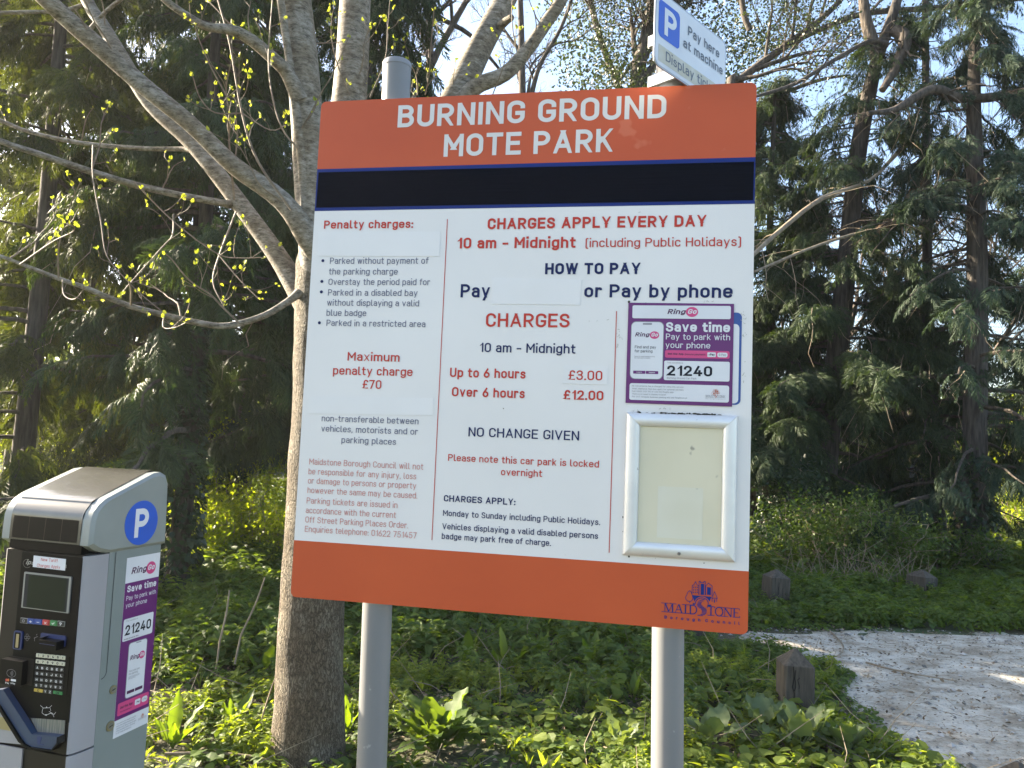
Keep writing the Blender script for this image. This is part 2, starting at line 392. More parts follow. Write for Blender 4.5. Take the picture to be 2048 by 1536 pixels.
M_smalls = pbr('plate_white', (.60, .63, .69), .4, col2=(.53, .56, .62), scale=9, spots=(30, .68, (.42, .42, .38)))
M_pb = pbr('parking_blue', (.012, .09, .52), .4, col2=(.012, .075, .45), scale=6)
M_ptxt = pbr('plate_grey_print', (.10, .12, .16), .5)
M_stain = pbr('yellowed_tape_mark', (.44, .42, .33), .5, col2=(.50, .50, .46), scale=30)
M_galv = pbr('galvanised', (.4, .41, .42), .4, metal=.6, col2=(.32, .33, .34), scale=20)

# ================================================================= PARKING SIGN
W = 1.13; H = W * 1.1637
Rb = CAM @ np.array([.982983, .026333, -.181797]); Cb = EYE + CAM @ (np.array([.011509, -.082729, 1.660848]) * W)
yaw = math.atan2(Rb[1], Rb[0])
ex = np.array([math.cos(yaw), math.sin(yaw), 0]); en = np.array([math.sin(yaw), -math.cos(yaw), 0])   # en points to the viewer
def bp(x, y):
    """photo pixel -> (u, v) in metres on the board face, from the board's centre"""
    d = ray(x, y); t = ((Cb - EYE) @ en) / (d @ en); Q = EYE + d * t - Cb
    return (float(Q @ ex), float(Q[2]))
def bps(l): return [bp(*q) for q in l]
SZ = float(Cb[2])
sign = thing('car_park_sign', 'large orange and white car park tariff board on two grey posts', 'sign', (Cb[0], Cb[1], 0), yaw)
def bf(u, v, d): return (u, -d, v + SZ)            # board (u,v,height off the face) -> local
U, V_ = W / 2, H / 2
def vv(xa, ya, xb, yb): return (bp(xa, ya)[1] + bp(xb, yb)[1]) / 2
pn = MB(); full = rrect(-U, -V_, U, V_, .014, 6)
pn.prism(full, bf, -.004, 0, M_white)
def clip(poly, v0, v1):
    def cut(pl, v, keep_above):
        out = []
        for i in range(len(pl)):
            a, b = pl[i], pl[(i + 1) % len(pl)]
            ia = (a[1] >= v) == keep_above; ib = (b[1] >= v) == keep_above
            if ia: out.append(a)
            if ia != ib: t = (v - a[1]) / (b[1] - a[1]); out.append((a[0] + (b[0] - a[0]) * t, v))
        return out
    return cut(cut(poly, v0, True), v1, False)
vo = vv(740, 336, 1506, 314); vb1 = vv(740, 420.5, 1505, 407.5); vbt = vv(590, 1080, 1497, 1143)
pn.sheet(clip(full, vo, V_), bf, .0005, M_orange); pn.sheet(clip(full, -V_, vbt), bf, .0005, M_orange)
pn.sheet(clip(full, vb1, vo), bf, .0005, M_blue)
def T(s, x0, y0, x1, y1, cap, w, mat, mb=None, dd=.0011, **k):
    a, b = bp(x0, y0), bp(x1, y1); xm, ym = (x0 + x1) / 2, (y0 + y1) / 2
    m = (a[1] + b[1]) / 2; t = (b[1] - a[1]) * .3
    h = abs(bp(xm, ym - cap)[1] - bp(xm, ym)[1])
    textmesh(mb or pn, s, (a[0], m - t / 2), (b[0], m + t / 2), h, w, mat, bf, dd, **k)
T('BURNING GROUND', 795, 254.5, 1332, 237, 45.5, .18, M_head)
T('MOTE PARK', 887, 314, 1225.5, 303.5, 45.5, .18, M_head)
T('Penalty charges:', 648, 457.2, 826, 456.5, 16.5, .165, M_red)
for s, a in (('Parked without payment of', (660, 527.5, 856.7, 528)), ('the parking charge', (658, 548.6, 795.3, 550)), ('Overstay the period paid for', (657, 569.7, 860, 570.6)),
             ('Parked in a disabled bay', (656, 590.8, 835, 592.7)), ('without displaying a valid', (654, 611, 838, 613.3)), ('blue badge', (653, 631.6, 732.5, 632.5)),
             ('Parked in a restricted area', (653, 651.8, 850.7, 654.6)), ('non-transferable between', (643.5, 843.5, 837, 847.7)),
             ('vehicles, motorists and or', (642.5, 864, 835.7, 868.4)), ('parking places', (683, 886, 792, 889.5))):
    T(s, *a, 12.6, .115, M_grey)
for x, y in ((646, 521.5), (644, 563), (643, 583.8), (639, 645.7)):
    c = bp(x, y); pn.sheet(ellipse(*c, .0042, .0042, 12), bf, .0011, M_navy)
T('Maximum', 695, 721, 799, 723.5, 17, .14, M_red); T('penalty charge', 666, 749.8, 825, 751.6, 17, .14, M_red); T('#70', 725, 777, 762.5, 778, 17.5, .14, M_red)
for s, a in (('Maidstone Borough Council will not', (618.6, 929.3, 846.5, 939)), ('be responsible for any injury, loss', (617, 949, 832.4, 958)), ('or damage to persons or property', (616, 967.8, 832.4, 976.7)),
             ('however the same may be caused.', (615, 987, 834.7, 995.9)), ('Parking tickets are issued in', (613.4, 1008, 795, 1015)), ('accordance with the current', (611.6, 1027, 792, 1035)),
             ('Off Street Parking Places Order.', (610.6, 1046, 816.4, 1055.4)), ('Enquiries telephone: 01622 751457', (609.7, 1064.8, 833.3, 1075.6))):
    T(s, *a, 12.2, .105, M_fade)
T('CHARGES APPLY EVERY DAY', 975, 459.7, 1413, 452.2, 22.5, .2, M_red)
T('10 am - Midnight', 914, 497.2, 1151, 495.6, 21.8, .18, M_red)
T('(including Public Holidays)', 1171, 495, 1482, 491.9, 17.8, .12, M_red)
T('HOW TO PAY', 1090, 549.4, 1281, 547.5, 22.5, .215, M_navy)
T('Pay', 921, 595, 979.7, 595, 26.5, .175, M_navy); T('or Pay by phone', 1168.4, 595, 1465, 595.6, 26.5, .175, M_navy)
T('CHARGES', 971.6, 654.4, 1139, 654.4, 27.5, .155, M_red)
T('10 am - Midnight', 958.8, 704.4, 1150.6, 706.9, 18.7, .14, M_navy)
T('Up to 6 hours', 899.8, 754.4, 1050.9, 757, 18.8, .17, M_red); T('Over 6 hours', 903.7, 792.9, 1049.3, 796.3, 18.8, .17, M_red)
T('#12.00', 1127, 799, 1206.6, 800.7, 19, .17, M_red)
T('NO CHANGE GIVEN', 936.8, 873, 1158, 880.7, 18.7, .135, M_navy)
T('Please note this car park is locked', 896.2, 921.8, 1197.8, 935, 13.8, .135, M_red); T('overnight', 1002, 950.7, 1084, 953.6, 13.8, .135, M_red)
T('CHARGES APPLY:', 887.6, 1003, 1030.6, 1009.8, 12.8, .17, M_navy)
T('Monday to Sunday including Public Holidays.', 886, 1031.7, 1200, 1050, 11.9, .135, M_navy)
T('Vehicles displaying a valid disabled persons', 884.5, 1057.8, 1196, 1078, 11.9, .135, M_navy); T('badge may park free of charge.', 883.4, 1077.6, 1101.7, 1091.9, 11.9, .135, M_navy)
for a, b in (((895, 438.4), (864, 1080)), ((1232, 622.5), (1219.4, 1105.4))):
    a, b = bp(*a), bp(*b); u = (a[0] + b[0]) / 2; stroke(pn, [(u, a[1]), (u, b[1])], .0019, M_red, bf, .0011)

def serif(mb, ch, x0, w, h, tr, mat, fn, d, th, tn):
    """thick and thin strokes with small serifs, in logo units"""
    S = []; sr = .045 * h / .11
    def bar(x, y): S.append((((x - sr, y), (x + sr, y)), tn))
    X = lambda t: x0 + t * w
    if ch == 'M': S += [(((X(.08), 0), (X(.08), h)), tn), (((X(.1), h), (X(.5), .04 * h)), th), (((X(.5), .04 * h), (X(.9), h)), tn), (((X(.9), h), (X(.92), 0)), th)]; bar(X(.08), 0); bar(X(.92), 0); bar(X(.04), h); bar(X(.94), h)
    if ch == 'A': S += [(((X(.08), 0), (X(.5), h)), tn), (((X(.5), h), (X(.9), 0)), th), (((X(.24), .36 * h), (X(.72), .36 * h)), tn)]; bar(X(.08), 0); bar(X(.9), 0)
    if ch == 'I': S += [(((X(.5), 0), (X(.5), h)), th)]; bar(X(.5), 0); bar(X(.5), h)
    if ch == 'D':
        S += [(((X(.15), 0), (X(.15), h)), th)]; bar(X(.1), 0); bar(X(.1), h)
        S.append(([(X(.1), h), (X(.45), h)] + [(X(.45) + w * .48 * math.cos(t), h / 2 + h / 2 * math.sin(t)) for t in np.linspace(1.2, -1.2, 9)] + [(X(.45), 0), (X(.1), 0)], th * .8))
    if ch == 'T': S += [(((X(.5), 0), (X(.5), h)), th), (((X(.02), h), (X(.98), h)), tn * 1.3), (((X(.03), h * .84), (X(.03), h)), tn), (((X(.97), h * .84), (X(.97), h)), tn)]; bar(X(.5), 0)
    if ch == 'O': S.append(('c', [(X(.5) + w * .44 * math.cos(t), h / 2 + h * .5 * math.sin(t)) for t in np.linspace(0, 2 * math.pi, 21)[:-1]], th * .85))
    if ch == 'N': S += [(((X(.12), 0), (X(.12), h)), tn), (((X(.1), h), (X(.88), 0)), th), (((X(.88), 0), (X(.88), h)), tn)]; bar(X(.12), 0); bar(X(.06), h); bar(X(.88), h)
    if ch == 'E': S += [(((X(.2), 0), (X(.2), h)), th), (((X(.05), h), (X(.9), h)), tn), (((X(.2), h * .52), (X(.75), h * .52)), tn), (((X(.05), 0), (X(.95), 0)), tn), (((X(.9), h), (X(.9), h * .82)), tn), (((X(.95), 0), (X(.95), h * .2)), tn)]
    for k, q in enumerate(S):
        if q[0] == 'c': stroke(mb, [tr(*p) for p in q[1]], q[2] * tr.s, mat, fn, d + .00004 * k, True)
        else: stroke(mb, [tr(*p) for p in q[0]], q[1] * tr.s, mat, fn, d + .00004 * k)
class Tr:
    def __init__(s, o, e, sc): s.o = np.asarray(o, float); s.e = np.asarray(e, float) / np.hypot(*e); s.s = sc; s.n = np.array([-s.e[1], s.e[0]])
    def __call__(s, x, y): return tuple(s.o + s.e * x * s.s + s.n * y * s.s)
def crest(mb, o, e, size, fn, d, ink, icon, fill, simple=False):
    """the council's crest: lettering, bridge, three buildings, tree, hut and a river of stripes; 1 unit = word width"""
    tr = Tr(o, e, size); q = lambda zx, zy: tr((zx - 283) / 1467, -(zy - (805 + .0886 * (zx - 283))) / 1467)
    for ch, a, b in (('M', 275, 455), ('A', 482, 640), ('I', 665, 725), ('D', 768, 925), ('T', 1118, 1268), ('O', 1268, 1432), ('N', 1440, 1602), ('E', 1612, 1755)):
        serif(mb, ch, (a - 283) / 1467, (b - a) / 1467, .117, tr, ink, fn, d, .017, .0085)
    textmesh(mb, 'B o r o u g h  C o u n c i l', tr(0, -.092), tr(1., -.097), .042 * size, .2, ink, fn, d, gap=.5)
    wl = .0085 * size; L = lambda pts, c=False, w_=wl, m_=icon, dd=0.: stroke(mb, [q(*p) for p in pts], w_, m_, fn, d + dd, c)
    L([(770, 395), (800, 420), (815, 470), (835, 530), (828, 575), (800, 605), (740, 605), (697, 560), (690, 525), (718, 470), (735, 420)], True)
    L([(770, 605), (772, 640)], False, wl, icon, .0001)
    L([(815, 470), (817, 290), (850, 280), (880, 215), (912, 282), (945, 300), (947, 475)], False)
    for xx in (845, 882, 918):
        for yy in (328, 380, 428):
            mb.sheet([q(xx - 9, yy - 14), q(xx + 9, yy - 13), q(xx + 9, yy + 14), q(xx - 9, yy + 13)][::-1], fn, d + .0001, icon)
    L([(952, 475), (950, 210), (975, 212), (975, 235), (1010, 238), (1040, 240), (1045, 215), (1070, 218), (1072, 485)], False)
    mb.sheet([q(983, 478), q(1052, 482), q(1050, 262), q(983, 258)], fn, d + .0001, fill)
    L([(1082, 485), (1080, 300), (1135, 250), (1205, 310), (1208, 500)], False)
    mb.sheet([q(1108, 478), q(1185, 486), q(1182, 335), q(1108, 325)], fn, d + .0001, fill)
    L([(1205, 545), (1255, 420), (1312, 550), (1205, 548)], True); L([(1212, 550), (1212, 620)], False, wl, icon, .0001); L([(1300, 555), (1300, 620)], False, wl, icon, .0001); L([(1256, 570), (1256, 635)], False, wl * 1.7, icon, .0001)
    top = [(825 + 375 * t, 482 + 38 * t) for t in np.linspace(0, 1, 15)]
    arc = [(1010 - 150 * math.cos(t), 655 - 142 * math.sin(t)) for t in np.linspace(.25, math.pi - .25, 15)]
    for a, b, c2, d2 in zip(top[:-1], top[1:], arc[1:], arc[:-1]): mb.sheet([q(*d2), q(*c2), q(*b), q(*a)], fn, d + .00015, fill)
    L([(1010 - 128 * math.cos(t), 660 - 122 * math.sin(t)) for t in np.linspace(0, math.pi, 14)], False, wl * 1.3)
    L([(835, 655), (885, 660)], False, wl * 2.5, icon, .0002); L([(1120, 685), (1195, 690)], False, wl * 2.5, icon, .0002)
    for yy, a, b in ((570, 1000, 1065), (597, 962, 1045), (622, 938, 1012), (645, 925, 1000), (669, 918, 1002), (693, 920, 1030), (718, 928, 1062), (742, 960, 1092), (767, 998, 1108), (791, 1012, 1112), (816, 1015, 1110), (841, 1010, 1100), (866, 988, 1082), (887, 930, 1040)):
        L([(a, yy - 6), (b, yy + 4)], False, wl * 1.25, icon, .00025)
o0, o1 = bp(1329, 1222.5), bp(1479.5, 1236)
crest(pn, (o0[0], (o0[1] + o1[1]) / 2), (1, 0), o1[0] - o0[0], bf, .0011, M_blue, M_blue, M_blue)
for x, y, r_ in ((1258, 1113, .002), (1246.5, 1063, .0018), (1246, 1034, .0018), (1258, 604, .003), (1007, 817, .0012), (1408, 1126, .0012)):
    pn.sheet(ellipse(*bp(x, y), r_, r_ * 1.2, 7), bf, .0012, M_moss)
M_smudge = pbr('adhesive_smudge', (.46, .455, .43), .6, col2=(.3, .29, .26), scale=90); rg = np.random.default_rng(31)
for cx, cy, sx, sy, n in ((1240, 668, 6, 16, 10), (1236, 690, 4, 8, 4), (1486, 632, 7, 16, 10), (1492, 668, 10, 3, 4), (1488, 740, 3, 30, 6), (1420, 602, 14, 2, 4), (1270, 820, 5, 4, 4), (1330, 815, 14, 2, 5), (1280, 424, 5, 3, 3), (1212, 640, 24, 3, 3)):
    for k in range(n):
        x, y = cx + rg.normal(0, sx * .5), cy + rg.normal(0, sy * .5); a = rg.uniform(0, 3.1); l = rg.uniform(1.5, 5); stroke(pn, [bp(x, y), bp(x + l * .5 * math.cos(a), y + l * .5 * math.sin(a) + .5), bp(x + l * math.cos(a), y + l * math.sin(a))], rg.uniform(.0006, .0014), M_smudge, bf, .0009 + .00002 * k)
pn.build('panel', sign)

def pxpoly(mb, l, fn, d0, d1, mat): mb.prism(bps(l)[::-1], fn, d0, d1, mat, back=False)
# black tape laid over the dark band, a little crooked
tp = MB(); pxpoly(tp, [(637.5, 345), (1508, 323.5), (1506, 400.5), (632.5, 415.5)], bf, .0006, .0012, M_tape); tp.build('cover_strip', sign)['label'] = 'black tape strip across the sign'
for l, nm in (([(984, 555), (1163, 559.5), (1160, 610), (982.5, 608)], 0), ([(637, 463.5), (881, 463.5), (879, 513), (635.5, 512)], 0), ([(618, 793), (867, 796), (866, 831), (616.5, 827)], 0), ([(1126, 730), (1216, 733), (1215, 769.5), (1124.5, 767)], 1)):
    pt = MB(); pxpoly(pt, l, bf, .0002, .0009, M_patch)
    if nm: T('#3.00', 1136.8, 759.8, 1204.5, 760.9, 19.3, .14, M_red, pt, .0014)
    pt.build('cover_patch', sign)

# ---- pay-by-phone poster
def zb(zx, zy): return bp(1200 + zx / 5.484, 580 + zy / 5.484)
def rr(mb, x0, y0, x1, y1, r, d, mat, z=zb, fn=bf):
    a, b = z(x0, y0), z(x1, y1); mb.sheet(rrect(a[0], a[1], b[0], b[1], r), fn, d, mat)
def TT(mb, s, x0, y0, x1, y1, cap, w, mat, d, z=zb, fn=bf, flat=.25, **k):
    a, b = z(x0, y0), z(x1, y1); h = abs(z((x0 + x1) / 2, (y0 + y1) / 2 - cap)[1] - z((x0 + x1) / 2, (y0 + y1) / 2)[1]); m = (a[1] + b[1]) / 2; t = (b[1] - a[1]) * flat
    textmesh(mb, s, (a[0], m - t / 2), (b[0], m + t / 2), h, w, mat, fn, d, **k)
def ringo(mb, x0, y0, x1, cap, gx, gy, rx, ry, d, z=zb, fn=bf):
    TT(mb, 'Ring', x0, y0, x1, y0, cap, .19, M_plum, d, z, fn, slant=.22)
    c = z(gx, gy); e = z(gx + rx, gy); f2 = z(gx, gy - ry); mb.sheet(ellipse(*c, abs(e[0] - c[0]), abs(f2[1] - c[1])), fn, d, M_pink)
    TT(mb, 'Go', gx - rx * .72, gy + ry * .38, gx + rx * .66, gy + ry * .38, cap * .95, .19, M_pwhite, d + .0004, z, fn, slant=.22)
op = MB(); a, b = zb(400, 238), zb(1540, 1262); op.sheet(rrect(a[0], a[1], b[0], b[1], .012), bf, .0007, M_pblue)
a, b = zb(420, 362), zb(1514, 1246); op.sheet(rrect(a[0], a[1], b[0], b[1], .01), bf, .0011, M_pwhite); op.build('old_notice', sign)['label'] = 'older notice with blue border showing behind the poster'
ps = MB()
ps.prism(bps([(1257, 605.5), (1468, 608), (1464, 813.4), (1251, 805.7)])[::-1], bf, .0013, .0022, M_purple, back=False)
D1, D2, D3 = .0026, .0030, .0034
rr(ps, 358, 170, 1432, 322, .004, D1, M_pwhite); ringo(ps, 738, 266, 930, 54, 1008, 243, 68, 55, D2)
rr(ps, 343, 345, 687, 985, .012, D1, M_pgrey); rr(ps, 349, 352, 680, 978, .011, D2 - .0002, M_pwhite); rr(ps, 470, 364, 570, 384, .0012, D2, M_pgrey)
ringo(ps, 384, 512, 536, 44, 597, 497, 52, 42, D2)
TT(ps, 'Find and pay', 382, 642, 614, 643, 31, .12, M_ink, D2); TT(ps, 'for parking', 380, 686, 575, 687, 31, .12, M_ink, D2)
TT(ps, 'Search for nearby parking locations', 377, 735, 602, 737, 12, .14, M_pgrey, D2); TT(ps, 'and check space availability', 377, 752, 552, 753, 12, .14, M_pgrey, D2)
rr(ps, 365, 885, 497, 921, .001, D2, M_purple); rr(ps, 503, 888, 638, 924, .001, D2, M_purple)
TT(ps, 'Log in', 402, 909, 458, 909, 14, .16, M_pwhite, D3); TT(ps, 'Register', 536, 913, 604, 913, 14, .16, M_pwhite, D3)
TT(ps, 'Save time', 722, 460, 1425, 463, 104, .205, M_pwhite, D2, gap=.11); TT(ps, 'Pay to park with', 722, 545, 1425, 552, 64, .115, M_pwhite, D2); TT(ps, 'your phone', 718, 637, 1208, 641, 64, .115, M_pwhite, D2)
rr(ps, 714, 660, 1420, 756, .004, D1, M_pink); TT(ps, 'Get the App', 742, 711, 914, 713, 21, .22, M_plum, D2); TT(ps, 'Secure payment', 930, 716, 1155, 719, 21, .13, M_plum, D2)
rr(ps, 1177, 685, 1268, 738, .002, D2, M_pwhite); TT(ps, 'Pay', 1206, 722, 1256, 722, 24, .2, M_ink, D3)
c = zb(1196, 713); ps.sheet(ellipse(*c, .0011, .0012, 10), bf, D3, M_ink)
rr(ps, 1285, 688, 1397, 741, .0045, D2, M_pwhite); TT(ps, 'G Pay', 1302, 724, 1380, 724, 24, .15, M_pgrey, D3)
rr(ps, 704, 775, 1419, 1006, .004, D1, M_pwhite); TT(ps, 'This location is', 736, 806, 910, 808, 15, .13, M_pgrey, D2); TT(ps, '21240', 735, 940, 1228, 949, 112, .185, M_ink, D2); TT(ps, 'Burning Ground Car Park', 733, 975, 1057, 983, 21, .11, M_pgrey, D2)
rr(ps, 326, 1022, 1412, 1236, .005, D1, M_pwhite)
for s, y0, xe in (('No convenience fee is charged for using this service', 1058, 915), ('Small additional fees may apply for optional services', 1088, 915), ('Call 01622 320 190 or use the RingGo app', 1117, 805), ('There is no need to display a ticket', 1147, 722), ('For VAT receipts, business parking etc see RingGo.co.uk', 1176, 955)):
    TT(ps, s, 352, y0, xe, y0 + (xe - 352) * .03, 16, .12, M_pgrey, D2)
o0, o1 = zb(1160, 1176), zb(1374, 1186); crest(ps, (o0[0], (o0[1] + o1[1]) / 2), (1, 0), o1[0] - o0[0], bf, D2, M_pgrey, M_redbrown, M_redbrown)
ps.build('poster', sign)['label'] = 'purple pay by phone poster on the sign'

# ---- snap frame
fo = bps([(1250.6, 825), (1473.8, 831), (1471, 1124), (1247.5, 1109)]); fi = bps([(1279.4, 852.5), (1444, 858), (1442.5, 1094), (1275.6, 1082)])
xo0, xo1 = (fo[0][0] + fo[3][0]) / 2, (fo[1][0] + fo[2][0]) / 2; yo1, yo0 = (fo[0][1] + fo[1][1]) / 2, (fo[2][1] + fo[3][1]) / 2
xi0, xi1 = (fi[0][0] + fi[3][0]) / 2, (fi[1][0] + fi[2][0]) / 2; yi1, yi0 = (fi[0][1] + fi[1][1]) / 2, (fi[2][1] + fi[3][1]) / 2
fr = MB(); fr.prism([(xo0 + .004, yo0 + .004), (xo1 - .004, yo0 + .004), (xo1 - .004, yo1 - .004), (xo0 + .004, yo1 - .004)], bf, .0002, .0035, M_cream, back=False)
frame = fr.build('poster_frame', sign); frame['label'] = 'aluminium snap frame holding an empty cream backing sheet'
oc = [(xo0, yo0), (xo1, yo0), (xo1, yo1), (xo0, yo1)]; ic = [(xi0, yi0), (xi1, yi0), (xi1, yi1), (xi0, yi1)]
prof = [(0, .0005), (0, .006), (.06, .0095), (.16, .012), (.3, .0142), (.5, .0152), (.7, .0145), (.86, .012), (.96, .0085), (1, .0042)]
for k in range(4):
    rb = MB(); k2 = (k + 1) % 4; g_ = .0003; A = []; B = []
    ax = np.array(oc[k2]) - np.array(oc[k]); ax = ax / np.hypot(*ax) * g_
    for t, d in prof:
        A.append(bf(*(np.array(oc[k]) * (1 - t) + np.array(ic[k]) * t + ax), d)); B.append(bf(*(np.array(oc[k2]) * (1 - t) + np.array(ic[k2]) * t - ax), d))
    n = len(A); rb.add(A + B, [(i, n + i, n + i + 1, i + 1) for i in range(n - 1)], M_alu); rb.build('rail', frame, 50)
cs = MB(); a, b = bp(1316, 972), bp(1404, 1080); cs.sheet([(a[0], b[1]), (b[0], b[1]), (b[0], a[1]), (a[0], a[1])], bf, .0038, M_cream2); cs.build('clean_patch', frame)
c = bp(1357.5, 1105.6); sc = MB(); sc.prism(ellipse(*c, .0042, .0042, 14), bf, .0145, .0172, M_screw)
stroke(sc, [(c[0] - .0028, c[1] - .0014), (c[0] + .0028, c[1] + .0014)], .001, M_ink, bf, .0174); stroke(sc, [(c[0] + .0014, c[1] - .0028), (c[0] - .0014, c[1] + .0028)], .001, M_ink, bf, .0175); sc.build('screw', frame)
rg = np.random.default_rng(5); ms = MB()
for k in range(70):
    x = xo0 + .012 + (xo1 - xo0 - .03) * rg.beta(2, 2); a = ellipse(x, yo1 + rg.uniform(-.001, .0018), rg.uniform(.002, .006), rg.uniform(.0009, .0022), 6)
    ms.prism(a, bf, .0002, rg.uniform(.004, .009), M_moss, back=False)
ms.build('dirt_line', sign)
# ---- posts (both lean one degree against the board)
def post(px, py, top, name='post'):
    c = bp(px, py); lean = math.tan(rad(1.05)); y0 = .046; z0 = c[1] + SZ; r = .038
    f = lambda z: (c[0] - (z - z0) * lean, y0, z)
    mb = MB(); mb.tube([f(-.25), f(.6), f(1.2), f(top)], r, M_post, 40); o = mb.build(name, sign, 40)
    cp = MB(); cp.tube([f(top - .006), f(top + .004), f(top + .009), f(top + .011)], [r * 1.035, r * 1.035, r * .97, r * .8], M_cap, 40); cp.build('cap', o, 40)
    for zz in (V_ - .13, -V_ + .1):                                   # clips that hold the board
        cl = MB(); q = f(SZ + zz); z = q[2]
        ring = [(q[0] + (r + .003) * math.cos(t), y0 + (r + .003) * math.sin(t), z) for t in np.linspace(-.5 - math.pi / 2 + 1.0, 1.5 * math.pi - .5, 22)]
        for a, b in zip(ring[:-1], ring[1:]): cl.add([(a[0], a[1], z - .015), (b[0], b[1], z - .015), (b[0], b[1], z + .015), (a[0], a[1], z + .015)], [(0, 1, 2, 3)], M_galv)
        cl.box((q[0] - .045, .0042, z - .015), (q[0] + .045, .0085, z + .015), M_galv); cl.build('clip', o)
    return o
ptop = bp(791, 106); post(742, 1215, ptop[1] + SZ - .012)
ptr = bp(1341, 60); pr = post(1337, 1262, ptr[1] + SZ)

# ================================================================= SMALL SIGN on the right-hand post
pw = Matrix.Translation(sign.location) @ Matrix.Rotation(yaw, 4, 'Z')
c = bp(1337, 1262); lean = math.tan(rad(1.05))
def post_at(z): q = pw @ Vector((c[0] - (z - (c[1] + SZ)) * lean, .046, z)); return np.array(q)
pz = post_at(2.75); SA = 45.0
es = np.array([math.sin(rad(SA)), math.cos(rad(SA)), 0]); ns = np.array([es[1], -es[0], 0])          # ns faces the viewer
P0s = pz + ns * .062
def sp_(x, y): d = ray(x, y); t = ((P0s - EYE) @ ns) / (d @ ns); Q = EYE + d * t; return (float((Q - P0s) @ es), float(Q[2]))
sx0 = (sp_(1308.5, 30)[0] + sp_(1309, 110)[0]) / 2; sx1 = sp_(1451.5, 120)[0]; sz0 = sp_(1330, 141)[1]; sz1 = sp_(1440, 76)[1]
small = thing('direction_plate', 'small white plate with blue P clamped behind the top of the tariff board', 'sign', tuple(P0s * [1, 1, 0]), math.atan2(es[1], es[0]))
def sf(u, v, d): return (u, -d, v)
pm = MB(); pm.prism(rrect(sx0, sz0, sx1, sz1, .022, 6), sf, -.003, 0, M_galv); b_ = .004
pm.sheet(rrect(sx0 + b_, sz0 + b_, sx1 - b_, sz1 - b_, .019, 6), sf, .0005, M_smalls)
def zs(zx, zy): return sp_(1260 + zx / 6.827, zy / 6.827)
a = zs(385, 300); b = zs(672, 540); vb = (zs(385, 480)[1] + zs(672, 690)[1]) / 2
vt = sz1 - .022; pm.sheet(rrect(a[0], vb, b[0], vt, .012), sf, .001, M_pb)
hP = (vt - vb) * .74; uP = a[0] + (b[0] - a[0]) * .27; textmesh(pm, 'P', (uP, vb + (vt - vb) * .13), (uP + (b[0] - a[0]) * .57, vb + (vt - vb) * .13), hP, .2, M_smalls, sf, .0015)
def TS(s, x0, y0, x1, y1, cap, w, mat=M_ptxt, d=.0015):
    a, b = zs(x0, y0), zs(x1, y1); v = (a[1] + b[1]) / 2; textmesh(pm, s, (a[0], v), (b[0], v), cap, w, mat, sf, d)
capS = (sz1 - sz0) * .125
TS('Pay here', 787, 490, 1212, 785, capS, .15); TS('at machine', 722, 650, 1258, 1020, capS, .15)
a = zs(480, 830); v = a[1]; b = zs(1050, 1150); full_w = (b[0] - a[0]) * 1.62
pm.sheet([(a[0] - .03, v - capS * .45), (sx1 - .03, v - capS * .45), (sx1 - .03, v + capS * 1.3), (a[0] - .03, v + capS * 1.3)], sf, .001, M_stain)
textmesh(pm, 'Display ticket', (a[0], v), (min(a[0] + full_w, sx1 - .04), v), capS * 1.02, .14, M_ptxt, sf, .0015)
pm.build('plate', small)
br = MB(); 
for zz in (sz0 + .03, sz1 - .05):
    br.box((sx0 + .02, .0032, zz - .012), (sx1 - .02, .016, zz + .012), M_galv)
    q = post_at(zz) - P0s; u0, n0 = q @ es, -(q @ ns)
    for s in (-1, 1): br.box((u0 + s * .041 - .004, .0162, zz - .014), (u0 + s * .041 + .004, n0 + .036, zz + .014), M_galv)
    br.box((u0 - .045, n0 + .0362, zz - .014), (u0 + .045, n0 + .041, zz + .014), M_galv)
br.build('bracket', small)

# ================================================================= TICKET MACHINE
M_body = pbr('machine_grey_paint', (.195, .225, .222), .42, col2=(.175, .203, .20), scale=4, spec=.4, spots=(38, .71, (.13, .135, .13)))
M_pillar = pbr('machine_pillar_paint', (.29, .285, .305), .45, col2=(.26, .255, .275), scale=5, stretch=(1, 1, .4))
M_fascia = pbr('machine_fascia_black', (.004, .004, .0045), .35, col2=(.007, .0065, .0065), scale=6, spec=.12)
M_brown = pbr('machine_frame_brown', (.016, .013, .010), .55, col2=(.021, .018, .013), scale=6, spec=.2)
M_smoke = pbr('smoked_plastic', (.045, .043, .036), .24, col2=(.08, .077, .066), scale=4, stretch=(1, 2, 1), coat=.6, bump=.02, bscale=40, dist=.001)
M_cell = pbr('solar_cell', (.003, .003, .004), .3, spec=.15)
M_cellline = pbr('solar_cell_line', (.05, .05, .055), .3)
M_hoodside = pbr('hood_grey', (.235, .255, .245), .42, col2=(.20, .22, .21), scale=5)
M_screen = pbr('lcd', (.007, .014, .009), .3, spec=.2, col2=(.010, .018, .011), scale=9)
M_bezel = pbr('bezel_silver', (.25, .26, .26), .35, metal=.4)
M_chute = pbr('chute_blue', (.028, .05, .10), .42, col2=(.022, .04, .085), scale=8)
M_bluetrim = pbr('slot_blue', (.01, .025, .11), .4)
M_keyw = pbr('key_cream', (.55, .53, .42), .45); M_keyb = pbr('key_black', (.012, .012, .013), .4)
M_keyy = pbr('key_yellow', (.5, .36, .06), .45); M_keyg = pbr('key_green', (.03, .2, .06), .45); M_keyr = pbr('key_red', (.45, .04, .04), .45); M_keyblue = pbr('key_blue', (.02, .06, .26), .45)
M_clear = pbr('scratched_flap', (.10, .105, .10), .2, col2=(.22, .21, .18), scale=30, stretch=(6, 1, .3))
M_brass = pbr('lock_brass', (.35, .31, .2), .4, metal=.8)
M_seam = pbr('panel_gap', (.01, .012, .015), .8)
M_orange2 = pbr('card_orange', (.5, .12, .03), .5)
SA2 = 16.0; P0 = at(213, 1105, 2.4)
